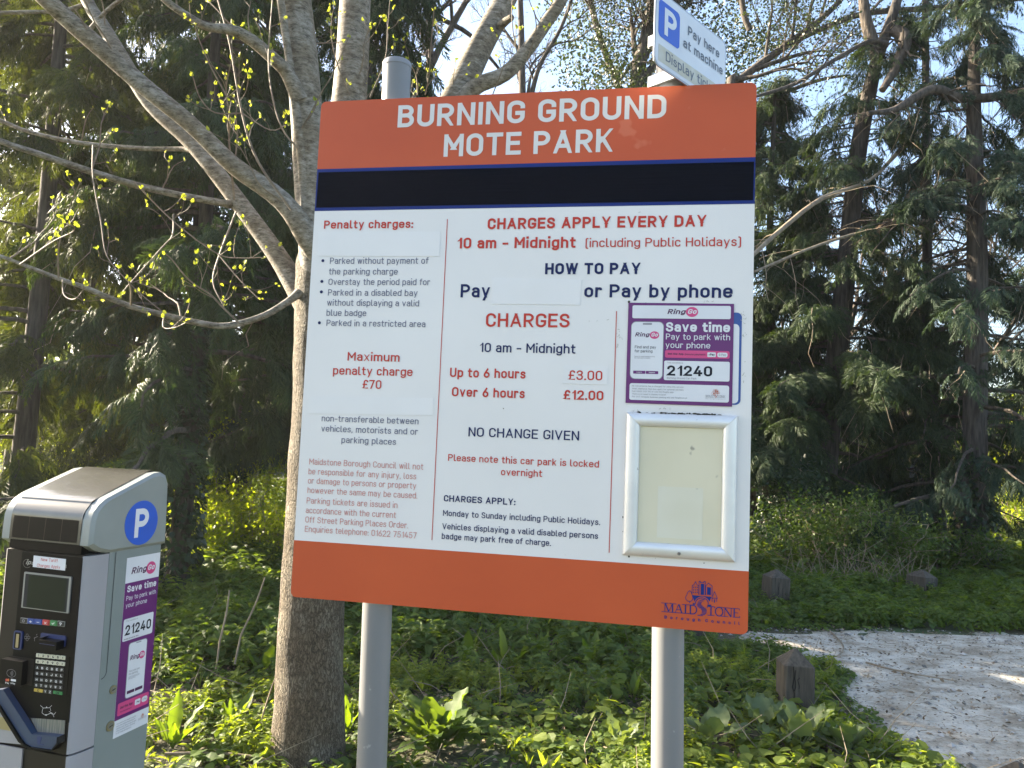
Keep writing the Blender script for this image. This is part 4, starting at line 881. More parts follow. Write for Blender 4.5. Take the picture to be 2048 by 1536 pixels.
M_ivy = leafmat('ivy_leaf', (.010, .022, .008), (.026, .05, .014), .15, .4, (1.6, 1.7, .5), .5)

def put_sprays(mb, pos, dirs, sc, mat, rg, templates=FANS, rollsd=.5):
    k = rg.integers(0, len(templates), len(pos)); roll = rg.normal(0, rollsd, len(pos)); Ms = frames(dirs, roll, sc)
    for i, (V, Fa) in enumerate(templates):
        m = k == i
        if m.any(): W_, Q = inst(V, Fa, Ms[m], pos[m]); mb.arr(W_, Q, mat)
def conifer(label, base, h, z0, R, nb, seed, mat=0, r0=.14, per=26, sc=.5, trunk=None, dens=None, lop=None, twigs=14):
    rg = np.random.default_rng(seed); base = np.asarray(base, float); t = thing('conifer_tree', label, 'tree', tuple(base), 0, None)
    tb = MB(); tp_ = trunk if trunk is not None else [(0, 0, -.1), (.03, .02, h * .3), (-.03, .05, h * .65), (.02, 0, h)]
    tp_ = smooth_path(tp_, 4); n = len(tp_); rr_ = r0 * (1 - .85 * np.linspace(0, 1, n) ** 1.1); rr_[0] *= 1.25; tb.tube(tp_, rr_, M_cbark, 12, True, .08, seed); tb.build('trunk', t, 60)
    zz = tp_[:, 2]; bm_ = MB(); cm = MB(); P = []; D = []; S = []
    for i in range(nb):
        u = (i + rg.random()) / nb; z = z0 + (h - z0) * u ** .9; c = np.array([np.interp(z, zz, tp_[:, 0]), np.interp(z, zz, tp_[:, 1]), z])
        a = rg.uniform(0, 2 * math.pi)
        prof = (1 - ((z - z0) / (h - z0))) ** .75 * .92 + .08; L = R * prof * rg.uniform(.65, 1.12)
        if lop and lop(a, z): continue
        o = np.array([math.cos(a), math.sin(a), 0]); ts = np.linspace(0, 1, 9); dr = rg.uniform(.25, .6)
        B = c + o * (L * ts)[:, None] + np.array([0, 0, 1.])[None] * (L * (.12 * ts - dr * ts ** 2 + .18 * dr * ts ** 4))[:, None] + rg.normal(0, .02, (9, 3)) * ts[:, None]
        bm_.tube(B, .032 * (L / 2) * (1 - .8 * ts) + .004, M_dbark, 5, False)
        m = int(1.45 * per * (.4 + .6 * L / R) * (dens(a, z) if dens else 1))
        if m < 1: continue
        tt = rg.uniform(.2, 1.02, m) ** .8; p = np.stack([np.interp(tt, ts, B[:, k]) for k in range(3)], 1); si = rg.choice([-1, 1], m); aa = a + si * rg.uniform(.15, 1.25, m)
        d = np.stack([np.cos(aa), np.sin(aa), rg.uniform(-1.0, -.1, m)], 1)
        P.append(p + rg.normal(0, .05, (m, 3))); D.append(d); S.append(sc * rg.uniform(.6, 1.25, m) * (.7 + .3 * L / R))
    P = np.concatenate(P); D = np.concatenate(D); S = np.concatenate(S)
    P2 = P + base
    keep = P2[:, 2] + 0 > .35; put_sprays(cm, P[keep], D[keep], S[keep], M_con[mat], rg)
    for i in range(twigs):                                            # bare hanging dead twigs
        j = rg.integers(0, len(P)); p = P[j]; a = rg.uniform(0, 6.28); L = rg.uniform(.5, 1.3); ts = np.linspace(0, 1, 6)[:, None]
        bm_.tube(p + ts * L * np.array([.5 * math.cos(a), .5 * math.sin(a), -.7]) + np.array([0, 0, -.25]) * L * ts ** 2 * rg.uniform(0, 1) + rg.normal(0, .03, (6, 3)), np.linspace(.007, .002, 6), M_dead, 4, False)
    bm_.build('branches', t); cm.build('crown', t); return t
def to_local(pts, base): return [tuple(np.asarray(p) - np.asarray(base)) for p in pts]
def limb_px(l, Y0, Y1=None):
    """photo pixels with widths -> 3D path and radii, depth running from Y0 to Y1"""
    n = len(l); Ys = np.linspace(Y0, Y1 if Y1 is not None else Y0, n); P = [at(x, y, Y) for (x, y, w), Y in zip(l, Ys)]; r = [w * .5 / F * Y for (x, y, w), Y in zip(l, Ys)]
    A = smooth_path(np.column_stack([np.array(P), r]), 4); return A[:, :3], np.maximum(A[:, 3], .0012)

# ================================================================= LEFT-HAND CONIFERS
conifer('dark conifer right behind the ticket machine, its thin trunk wrapped in ivy', (-3.13, 7.3, 0), 9.5, .95, 1.75, 110, 21, 0, .10, 30, .40, lop=lambda a, z: z < 2.5 and math.sin(a) > .15)
conifer('slender dark conifer at the left edge in front of the other conifers', (-4.85, 7.5, 0), 10, 1.0, 1.45, 110, 22, 1, .11, 30, .42, lop=lambda a, z: z < 2.0 and math.sin(a) > .1)
conifer('dense dark conifer behind the crossing bare branches at the left', (-5.0, 11.5, 0), 11, .9, 2.1, 120, 26, 1, .16, 34, .5)
conifer('dark conifer behind the pale forked trunk beside the board', (-2.2, 10.2, 0), 11, 1.6, 2.3, 110, 23, 0, .15, 30, .5)
conifer('wide conifer behind the branches at the far left edge, lit from behind', (-7.9, 13.8, 0), 12, .9, 2.7, 100, 25, 1, .18, 30, .55)
conifer('added conifer with a high bare trunk at the far left edge, its raised crown shading the path', (-7.0, 10.7, 0), 12, 4.1, 2.3, 90, 27, 1, .15, 30, .5)  # tree added to shade the path; crown kept high to leave the shrub lit
conifer('tall conifer farthest back on the left, its top fading into the sky', (-4.6, 13.0, 0), 13, 1.2, 2.8, 110, 24, 2, .2, 28, .6)

# ================================================================= RIGHT-HAND TREES
def leaning(label, px, Y0, Y1, h, base_xy, **k):
    A, r = limb_px(px, Y0, Y1); base = np.array([A[0][0], A[0][1], 0]); return A, r, base
rb = np.array([5.30, 12.6, 0])
A, r = limb_px([(1640, 1105, 58), (1655, 900, 52), (1690, 560, 46), (1713, 328, 42), (1735, 204, 38), (1757, 110, 44), (1797, -10, 30), (1820, -150, 26), (1840, -400, 14)], 12.6, 12.0)
R1 = conifer('leaning ridged conifer trunk that forks high up, right of the board', tuple(rb), 9.2, 1.5, 2.1, 88, 31, 0, .2, 30, .48, trunk=to_local(A[::4], rb), dens=lambda a, z: 2.9 if z < 4.4 else (1.0 if z < 6 else .6), twigs=90)
kb = MB(); P_, r_ = limb_px([(1757, 120, 30), (1740, 70, 26), (1729, 20, 22), (1715, -120, 14)], 12.2); kb.tube(P_ - rb, r_, M_rbark, 8); kb.build('branch', R1, 60)
rb3 = np.array([6.9, 11.2, 0])
A, r = limb_px([(1948, 1142, 50), (1950, 828, 42), (1954, 474, 38), (1948, 219, 36), (1950, 0, 32), (1952, -300, 22)], 11.2)
R3 = conifer('straight conifer trunk at the right, nearest the far edge of the path', tuple(rb3), 9.5, 1.0, 2.3, 84, 33, 2, .19, 26, .46, trunk=to_local(A[::4], rb3), dens=lambda a, z: 1.3 if math.cos(a) > .2 or z > 5.5 else .6, twigs=110)
rb2 = np.array([6.95, 12.6, 0])
A, r = limb_px([(1880, 1118, 34), (1859, 719, 30), (1855, 547, 27), (1852, 200, 22), (1850, -100, 18), (1850, -300, 12)], 12.6)
R2 = conifer('thin straight conifer trunk standing left of the thicker one by the path', tuple(rb2), 9.8, 1.0, 1.7, 76, 34, 0, .12, 18, .42, trunk=to_local(A[::4], rb2), dens=lambda a, z: 1.1 if z < 3 else .65, twigs=110)
conifer('dense low conifer just behind the right edge of the board', (4.7, 13.6, 0), 8.6, 1.1, 2.3, 120, 35, 0, .14, 32, .5)
conifer('dense conifer at the far right behind the path', (10.6, 13.6, 0), 10, 1.4, 2.4, 90, 36, 2, .18, 26, .5)
def big_branches(parent, base, items):
    for nm, l, Y0, Y1, mat in items:
        P_, r_ = limb_px(l, Y0, Y1); mb = MB(); mb.tube(P_ - base, r_, mat, 8, True, .1, len(l)); rg = np.random.default_rng(int(l[0][0]))
        for k in range(12):                                           # side twigs
            j = rg.integers(2, len(P_) - 1); L = rg.uniform(.3, 1.0); a = rg.normal(0, 1, 3); a[2] = a[2] * .6 - .15; a /= np.linalg.norm(a); ts = np.linspace(0, 1, 6)[:, None]
            mb.tube(P_[j] - base + ts * L * a + np.array([0, 0, -.3]) * L * ts ** 2 + rg.normal(0, .025, (6, 3)) * ts, np.linspace(max(.004, r_[j] * .25), .0022, 6), M_dead if mat is M_dead else M_dbark, 4, False)
        mb.build('branch', parent, 60)
big_branches(R3, rb3, [('b', [(1950, 190, 20), (1917, 197, 19), (1863, 179, 20), (1790, 219, 14), (1735, 226, 8)], 11.1, 10.6, M_dbark), ('b', [(1950, 195, 20), (1980, 195, 20), (2060, 180, 18), (2150, 150, 12)], 11.1, 10.8, M_dbark),
  ('b', [(1950, 425, 16), (1881, 412, 16), (1801, 437, 18), (1790, 445, 10)], 11.1, 10.9, M_dbark)])
big_branches(R1, rb, [('b', [(1770, 90, 18), (1735, 84, 10), (1662, 124, 9), (1589, 168, 8), (1505, 195, 6)], 12.1, 10.8, M_dbark), ('b', [(1790, 60, 24), (1811, 77, 26), (1795, 130, 22), (1765, 180, 14)], 12.1, 11.6, M_dbark)])
hb = at(1801, 426, 10.6)
P_, r_ = limb_px([(1738, 480, 12), (1765, 455, 18), (1801, 426, 21), (1825, 388, 21), (1840, 355, 20), (1848, 325, 18)], 11.2, 12.5); mb = MB(); mb.tube(P_ - rb2, r_, pbr('split_wood', (.13, .08, .04), .9, col2=(.26, .17, .09), scale=8, stretch=(3, 3, .6), bump=.6), 9, True, .1, 3); mb.build('broken_limb', R2, 60)
big_branches(R2, rb2, [('b', [(1855, 250, 10), (1800, 300, 9), (1740, 360, 7), (1644, 397, 10), (1571, 452, 10), (1509, 507, 9), (1470, 545, 5)], 12.5, 9.2, M_dead), ('b', [(1855, 440, 7), (1760, 455, 6), (1644, 488, 6), (1509, 543, 5)], 12.5, 9.6, M_dead)])

# ---- bare broadleaved trees against the sky
def bare_tree(label, base, h, r0, seed, lean=(0, 0), name='bare_tree', leaves=None, spread=.55, maxd=4, trunk_px=None, Y=None, extra=None, mat=None):
    rg = np.random.default_rng(seed); base = np.asarray(base, float); t = thing(name, label, 'tree', tuple(base)); mat = mat or M_dbark
    tr_, cr = MB(), MB(); tips = []
    def grow(p, d, r, L, dep):
        n = 7; pts = [p]; dd = d.copy()
        for i in range(n - 1):
            dd = dd + rg.normal(0, .10 + .03 * dep, 3) + np.array([0, 0, .03]); dd /= np.linalg.norm(dd); pts.append(pts[-1] + dd * L / (n - 1))
        pts = np.array(pts); rs = r * np.linspace(1, .55 if dep < maxd else .3, n); (tr_ if dep == 0 else cr).tube(pts, rs, mat, 10 if dep == 0 else 6 if dep < 2 else 4, False)
        kids(pts, rs, L, dep)
    def kids(pts, rs, L, dep):
        if dep >= maxd: tips.append(pts); return
        for k in range(rg.integers(4, 7) + (4 if dep == 0 else 0)):
            j = rg.integers(2 if dep else len(pts) // 3, len(pts)); a = rg.normal(0, 1, 3); a /= np.linalg.norm(a); ax = pts[j] - pts[j - 1]; ax /= np.linalg.norm(ax)
            d2 = ax + a * spread * 1.5 + np.array([0, 0, .15]); d2 /= np.linalg.norm(d2); grow(pts[j], d2, max(rs[j] * rg.uniform(.45, .7), .004), L * rg.uniform(.5, .72), dep + 1)
    if trunk_px is not None:
        for k, l in enumerate(trunk_px):
            P_, r_ = limb_px(l, Y); tr_.tube(P_ - base, r_, mat, 10, True, .06, seed + k); kids(P_ - base, r_, h * .4, 0 if k == 0 else 1)
    else: grow(np.array([0, 0, -.1]), np.array([lean[0], lean[1], 1.]), r0, h * .6, 0)
    tr_.build('trunk', t, 60)
    if cr.n: cr.build('branches', t, 60)
    if leaves:
        lm, n_, sz, sdv = leaves; P = np.concatenate(tips); k = rg.integers(0, len(P), n_); p = P[k] + rg.normal(0, sdv, (n_, 3)); d = rg.normal(0, 1, (n_, 3)); d[:, 2] -= .3; V, Fa = diamond(.33)
        W_, Q = inst(V, Fa, frames(d, rg.uniform(0, 6, n_), sz * rg.uniform(.6, 1.3, n_)), p); lv = MB(); lv.arr(W_, Q, lm); lv.build('crown', t)
    return t
M_holm = leafmat('evergreen_leaf', (.018, .032, .010), (.05, .07, .02), .25, .4, (2, 1.9, .5), .5)
b0 = gp(858, 1040); Yb = b0[1]
bare_tree('bare dark tree with crossing limbs seen over the middle of the board', b0, 5, .1, 41, trunk_px=[[(858, 1045, 30), (856, 600, 26), (852, 190, 20), (868, 120, 14), (905, 50, 13), (948, -30, 11), (990, -150, 6)], [(854, 215, 14), (862, 110, 12), (858, 40, 11), (848, -60, 8)], [(1000, 140, 6), (940, 70, 9), (880, 35, 10), (850, 0, 10)]], Y=Yb)
b0 = gp(1046, 1030); bare_tree('slim bare tree right of the thick pale limb over the board', b0, 5, .08, 42, trunk_px=[[(1060, 1030, 22), (1052, 500, 19), (1044, 150, 15), (1042, 40, 13), (1036, -120, 9)], [(1060, 200, 11), (1080, 130, 9), (1120, 60, 8), (1150, -20, 7)]], Y=b0[1])
b0 = gp(740, 1035); bare_tree('bare dark tree behind the two pale stems left of the board', b0, 5, .08, 43, trunk_px=[[(760, 1035, 24), (765, 500, 20), (752, 180, 15), (745, 120, 13), (760, 60, 10), (790, -20, 9)], [(764, 200, 14), (715, 130, 12), (668, 80, 10), (640, 30, 8)]], Y=b0[1])
b0 = gp(1290, 1030); bare_tree('evergreen tree with small leaves behind the small white plate', b0, 6.5, .12, 44, name='evergreen_tree', trunk_px=[[(1290, 1030, 44), (1285, 500, 38), (1275, 170, 32), (1290, 90, 28), (1310, -30, 24), (1325, -200, 14)], [(1240, 180, 14), (1205, 90, 13), (1180, 0, 12), (1160, -120, 8)], [(1230, 170, 9), (1262, 130, 8), (1310, 60, 7), (1370, -10, 6)]], Y=b0[1], spread=.7)
rg = np.random.default_rng(444); ev = bpy.data.objects['evergreen_tree']; cc = []
for k in range(230):
    x = rg.uniform(1120, 1590); y = rg.uniform(-260, 215) + max(0, 1230 - x) * .0; cc.append(at(x, y, b0[1] + rg.uniform(-1.3, 1.6)))
cc = np.array(cc); k = rg.integers(0, len(cc), 34000); P_ = cc[k] + rg.normal(0, .26, (34000, 3)); d = rg.normal(0, 1, (34000, 3)); d[:, 2] -= .3; V, Fa = diamond(.34); W_, Q = inst(V, Fa, frames(d, rg.uniform(0, 6, 34000), .085 * rg.uniform(.6, 1.3, 34000)), P_ - np.array([b0[0], b0[1], 0])); lv = MB(); lv.arr(W_, Q, M_holm)
lv.build('crown', ev)
b0 = gp(1530, 1030); bare_tree('spreading bare tree whose dark boughs cross the top right sky', b0, 5, .1, 45, trunk_px=[[(1500, 1030, 30), (1470, 600, 26), (1462, 190, 20), (1482, 158, 17), (1582, 84, 15), (1640, 40, 12), (1690, -10, 10), (1760, -100, 6)], [(1585, 84, 12), (1650, 55, 12), (1735, 26, 12), (1881, 15, 11), (2060, -5, 9)], [(1500, 60, 12), (1488, 30, 12), (1482, -20, 12)], [(1470, 240, 14), (1560, 190, 9), (1640, 160, 7), (1700, 150, 4)]], Y=b0[1] * .72, leaves=(M_holm, 12000, .06, .3))
bare_tree('pale twiggy bare tree high behind the left conifers', (-8.0, 14.0, 0), 10, .14, 46, spread=.7)
bare_tree('thin bare tree standing between the conifer trunks at the right', (9.3, 15.5, 0), 9, .1, 47, spread=.7)
bare_tree('thin bare tree in the gap left of the straight trunks', (7.0, 16.5, 0), 9, .1, 48, spread=.7)

# ================================================================= THE PALE FORKED TREE beside the board
M_bark1, nt, p = _mat('furrowed_bark')
def mixrgb(nt, fac, a, b, mode='MIX'):
    m = nt.nodes.new('ShaderNodeMixRGB'); m.blend_type = mode
    for k, q in enumerate((fac, a, b)):
        if hasattr(q, 'links'): nt.links.new(q, m.inputs[k])
        else: m.inputs[k].default_value = q if k == 0 else (*q, 1)
    return m.outputs[0]
v1 = cells(nt, 60, (1.5, 1.5, .24), .05, 24); n2 = noise(nt, 70, 6, (1, 1, .3), .75); n3 = noise(nt, 5, 6); n4 = noise(nt, 34, 7, (.7, .7, 1.5), .7)
c1 = ramp(nt, v1.outputs[0], [(.0, (.042, .031, .019)), (.07, (.088, .067, .043)), (.25, (.15, .118, .08))]); c2 = ramp(nt, v1.outputs[0], [(.0, (.07, .057, .04)), (.08, (.15, .128, .096)), (.28, (.24, .215, .17))])
sm_ = ramp(nt, n4.outputs[0], [(.34, (.06, .048, .032)), (.5, (.15, .13, .095)), (.66, (.26, .235, .19))])
pat = ramp(nt, n3.outputs[0], [(.46, (0, 0, 0)), (.66, (1, 1, 1))]); gr_ = ramp(nt, n2.outputs[0], [(.28, (.62, .59, .55)), (.6, (1.12, 1.12, 1.1))])
tcz = nt.nodes.new('ShaderNodeTexCoord'); sxyz = nt.nodes.new('ShaderNodeSeparateXYZ'); nt.links.new(tcz.outputs['Object'], sxyz.inputs[0]); mrz = nt.nodes.new('ShaderNodeMapRange'); nt.links.new(sxyz.outputs['Z'], mrz.inputs[0]); mrz.inputs[1].default_value = 1.1; mrz.inputs[2].default_value = 2.35
fur = mixrgb(nt, 1., mixrgb(nt, pat.outputs[0], c1.outputs[0], c2.outputs[0]), gr_.outputs[0], 'MULTIPLY')
nt.links.new(mixrgb(nt, mrz.outputs[0], fur, sm_.outputs[0]), p.inputs['Base Color']); p.inputs['Roughness'].default_value = .9
hgt = nt.nodes.new('ShaderNodeMath'); hgt.operation = 'MULTIPLY_ADD'; hr = ramp(nt, v1.outputs[0], [(0, (0, 0, 0)), (.2, (.7, .7, .7))]); nt.links.new(n2.outputs[0], hgt.inputs[0]); hgt.inputs[1].default_value = .9; nt.links.new(hr.outputs[0], hgt.inputs[2])
b = nt.nodes.new('ShaderNodeBump'); b.inputs['Strength'].default_value = 1; b.inputs['Distance'].default_value = .012; nt.links.new(hgt.outputs[0], b.inputs['Height']); nt.links.new(b.outputs[0], p.inputs['Normal'])
M_bark2, nt, p = _mat('smooth_bark')
n1 = noise(nt, 34, 7, (.7, .7, 1.5), .7); n2 = noise(nt, 95, 4, (.45, .45, 1.9), .6); n3 = noise(nt, 6, 4)
c1 = ramp(nt, n1.outputs[0], [(.34, (.06, .048, .03)), (.47, (.135, .112, .078)), (.58, (.185, .16, .12)), (.68, (.30, .28, .235))]); c2 = ramp(nt, n1.outputs[0], [(.36, (.06, .052, .038)), (.48, (.17, .155, .125)), (.62, (.27, .25, .215))])
fl_ = ramp(nt, n2.outputs[0], [(.34, (.42, .4, .37)), (.44, (1, 1, 1))]); pat = ramp(nt, n3.outputs[0], [(.42, (0, 0, 0)), (.6, (1, 1, 1))])
nt.links.new(mixrgb(nt, 1., mixrgb(nt, pat.outputs[0], c1.outputs[0], c2.outputs[0]), fl_.outputs[0], 'MULTIPLY'), p.inputs['Base Color']); p.inputs['Roughness'].default_value = .8
b = nt.nodes.new('ShaderNodeBump'); b.inputs['Strength'].default_value = .7; b.inputs['Distance'].default_value = .005; nt.links.new(n2.outputs[0], b.inputs['Height']); nt.links.new(b.outputs[0], p.inputs['Normal'])
M_twig = pbr('twig_bark', (.10, .075, .05), .7, col2=(.20, .16, .11), scale=20)
M_bud = leafmat('opening_leaf', (.17, .22, .03), (.30, .31, .05), .5, .5, (1.5, 1.5, .6), .3)
TB = gp(615, 1536); TB = np.array([TB[0], 3.85, 0])
tree = thing('forked_tree', 'pale smooth barked tree with several stems and yellow opening buds behind the board', 'tree', tuple(TB))
def limb(name, l, Y0, Y1=None, mat=M_bark2, n=16, wob=.05, sub=None, seed=1, parent=tree, mb=None):
    P_, r_ = limb_px(l, Y0, Y1); m = mb or MB(); m.tube(P_ - TB, r_, mat, n, True, wob, seed)
    return (P_, r_, m if mb else m.build(name, parent, 75))
P_, r_ = limb_px([(612, 1640, 168), (614, 1560, 150), (616, 1500, 141), (620, 1330, 129), (626, 1150, 120), (634, 950, 112), (641, 780, 108), (646, 640, 112), (652, 540, 118), (655, 470, 96)], 3.85, 3.9)
k = MB(); P2 = np.column_stack([P_, r_]); P2 = smooth_path(P2, 3); k.tube(P2[:, :3] - TB, P2[:, 3], M_bark1, 40, True, .025, 2); k.build('trunk', tree, 180)
LB = {}
LB['s1'] = limb('stem', [(646, 640, 80), (634, 500, 70), (622, 380, 66), (611, 200, 66), (589, 0, 68), (572, -160, 64), (550, -420, 52), (535, -800, 34)], 3.86, 3.55, wob=.04, n=24)
LB['s1b'] = limb('stem', [(612, 440, 22), (605, 330, 20), (590, 200, 17), (574, 90, 16), (560, -10, 16), (540, -200, 13)], 3.74, 3.5, n=10)
LB['s2'] = limb('stem', [(658, 620, 84), (672, 420, 78), (698, 195, 70), (711, 0, 62), (722, -200, 56), (735, -600, 38)], 4.0, 4.2, wob=.04, n=24, seed=4)
LB['s3'] = limb('stem', [(670, 600, 76), (760, 470, 66), (850, 310, 60), (915, 190, 58), (962, 90, 50), (1010, 0, 46), (1065, -120, 42), (1150, -330, 30)], 4.05, 4.5, wob=.05, n=20, seed=5)
limb('knot', [(1000, 52, 18), (1013, 42, 16), (1024, 34, 13)], 4.28, 4.2, n=10, parent=LB['s3'][2])
LB['s4'] = limb('branch', [(880, 255, 42), (945, 178, 34), (1010, 148, 31), (1060, 92, 28), (1095, 42, 26), (1126, -5, 24), (1180, -120, 18), (1240, -280, 12)], 4.2, 4.1, n=14, seed=6)
LB['A'] = limb('branch', [(650, 520, 60), (621, 480, 50), (565, 403, 40), (468, 331, 37), (379, 246, 35), (282, 168, 36), (210, 104, 36), (133, 36, 36), (93, 0, 35), (-20, -110, 30), (-200, -300, 20)], 3.8, 3.2, seed=7)
LB['B'] = limb('branch', [(632, 640, 60), (588, 566, 44), (545, 496, 38), (476, 403, 36), (387, 290, 33), (303, 210, 30), (250, 125, 28), (205, 50, 26), (172, -5, 25), (120, -150, 20), (40, -380, 12)], 3.9, 4.3, seed=8)
LB['C'] = limb('branch', [(470, 410, 20), (450, 407, 15), (363, 391, 13.5), (282, 373, 14), (182, 343, 14), (81, 309, 13), (0, 282, 12), (-120, 230, 9)], 4.05, 3.5, n=10)
LB['D'] = limb('branch', [(385, 300, 14), (359, 298, 10), (282, 297, 9.5), (161, 286, 9), (60, 264, 8), (0, 240, 8), (-120, 190, 6)], 4.1, 4.4, n=8)
LB['E'] = limb('branch', [(600, 200, 36), (577, 150, 30), (553, 123, 26), (504, 81, 25), (464, 60, 22), (416, 54, 17), (375, 32, 15), (331, 0, 14), (270, -60, 12), (180, -160, 8)], 3.66, 3.2, n=12)
LB['F'] = limb('branch', [(600, 585, 20), (577, 602, 14), (531, 630, 13.5), (478, 647, 13), (437, 652, 13), (375, 641, 12.5), (328, 630, 12), (262, 613, 12), (219, 596, 11), (172, 576, 10), (125, 560, 9), (60, 535, 8), (0, 512, 7), (-100, 480, 5)], 3.78, 3.3, n=10)
LB['G'] = limb('branch', [(172, 5, 9), (161, 12, 9), (121, 22, 8), (60, 24, 8), (0, 26, 8), (-80, 30, 6)], 4.3, 4.0, n=8)
LB['H'] = limb('branch', [(177, 62, 9), (210, 25, 8), (245, -4, 8), (300, -50, 6)], 4.2, 4.0, n=8)
rg = np.random.default_rng(77); tw = None; LP, LD, LS = [], [], []
def buds(p, d, n=2, s=.0195):
    for i in range(n):
        e = rg.normal(0, .6, 3) + d * .8 + np.array([0, 0, .5]); LP.append(p + rg.normal(0, .004, 3)); LD.append(e); LS.append(s * rg.uniform(.6, 1.35))
def twig(P, r, dep=0):
    global tw
    if dep == 0: tw = MB()
    P = np.asarray(P); tw.tube(P - TB, r, M_twig, 5, False); n = len(P); d = P[-1] - P[-2]; d = d / np.linalg.norm(d); buds(P[-1], d, rg.integers(2, 5))
    L = np.linalg.norm(np.diff(P, axis=0), axis=1).sum()
    if dep < 2:
        for k in range(int(L * (6.5 if dep == 0 else 6) + rg.random())):
            j = rg.integers(1, n - 1); ax = P[j + 1] - P[j - 1]; ax /= np.linalg.norm(ax); a = rg.normal(0, 1, 3); a[1] *= .6; a /= np.linalg.norm(a); dd = ax * .6 + a * .75 + np.array([0, 0, .4]); dd /= np.linalg.norm(dd)
            l = rg.uniform(.05, .2) * (1 if dep == 0 else .55); m = 6; q = [P[j]]
            for i in range(m - 1): dd = dd + rg.normal(0, .16, 3) + np.array([0, 0, .1]); dd /= np.linalg.norm(dd); q.append(q[-1] + dd * l / (m - 1))
            twig(q, np.linspace(max(.0016, np.interp(j, [0, n - 1], [r[0], r[-1]]) * .6), .0012, m), dep + 1)
    if dep == 1: buds(P[len(P) // 2], d, 1, .017)
    if dep == 0: tw.build('twig', tree)
TWP = [([(468, 400), (458, 282), (460, 242), (452, 180), (463, 120)], 6, 3.7), ([(583, 420), (516, 323), (484, 226), (460, 89), (436, 0), (420, -60)], 8, 3.55), ([(597, 298), (565, 258), (545, 194), (537, 113), (545, 0), (548, -60)], 6, 3.5),
       ([(478, 646), (444, 613), (422, 590), (378, 560), (345, 520), (331, 508)], 6, 3.45), ([(268, 363), (315, 412), (363, 456), (436, 508), (480, 516), (525, 515)], 5, 3.75), ([(472, 424), (438, 512), (426, 565), (448, 613)], 6, 3.6), ([(347, 428), (345, 470), (323, 496), (258, 569), (240, 590)], 5, 3.4),
       ([(186, 290), (186, 355), (202, 444), (214, 512), (258, 565), (290, 595), (323, 622)], 4.5, 3.5), ([(117, 555), (117, 496), (137, 420), (161, 363)], 5, 3.35), ([(40, 529), (105, 484), (145, 464), (150, 450)], 5, 3.3), ([(484, 226), (430, 225), (400, 195), (385, 150)], 5, 3.5), ([(484, 226), (540, 260), (572, 250)], 4, 3.5),
       ([(455, 195), (420, 130), (395, 70), (390, 50)], 5, 3.4), ([(565, 403), (520, 370), (500, 330), (478, 290)], 4, 3.6), ([(328, 630), (327, 655), (350, 655), (372, 645)], 4, 3.4), ([(125, 560), (128, 590), (150, 598), (172, 572)], 4, 3.35), ([(0, 420), (20, 400), (45, 385)], 4, 3.4), ([(436, 508), (480, 560), (520, 600)], 4, 3.5), ([(262, 610), (262, 580), (258, 562)], 7, 3.35),
       ([(740, 195), (770, 120), (775, 60), (780, 0)], 4, 3.9), ([(700, 190), (672, 120), (662, 60), (668, 10)], 4, 3.9), ([(985, 190), (1010, 120), (1003, 80)], 3.5, 4.1), ([(1055, 120), (1072, 60), (1068, 20)], 4, 4.0), ([(850, 190), (858, 150), (862, 90), (868, 20)], 4, 4.2), ([(835, 190), (832, 150), (815, 120)], 3.5, 4.2)]
for l, w, Y in TWP:
    q, rr2 = limb_px([(x, y, w * .75 * (1 - .6 * i / len(l))) for i, (x, y) in enumerate(l)], Y, Y - .15); twig(q, rr2)
for nm, n_ in (('A', 3), ('B', 3), ('C', 2), ('E', 4), ('s1', 5), ('s2', 8), ('s3', 7), ('s4', 6), ('D', 2), ('F', 2), ('s1b', 3)):
    P_, r_, o_ = LB[nm]
    for k in range(n_):
        j = rg.integers(len(P_) // 4, len(P_) - 1); dd = rg.normal(0, 1, 3); dd[1] *= .7; dd[2] = abs(dd[2]) + .5; dd /= np.linalg.norm(dd); l = rg.uniform(.2, .6); q = [P_[j]]
        for i in range(7): dd = dd + rg.normal(0, .14, 3) + np.array([0, 0, .06]); dd /= np.linalg.norm(dd); q.append(q[-1] + dd * l / 7)
        twig(q, np.linspace(.0045, .0018, 8))
V, Fa = leaf_t(.36, .16, .12); W_, Q = inst(V, Fa, frames(np.array(LD), rg.uniform(0, 6, len(LD)), np.array(LS)), np.array(LP) - TB); lb_ = MB(); lb_.arr(W_, Q, M_bud); lb_.build('leaf_buds', tree)

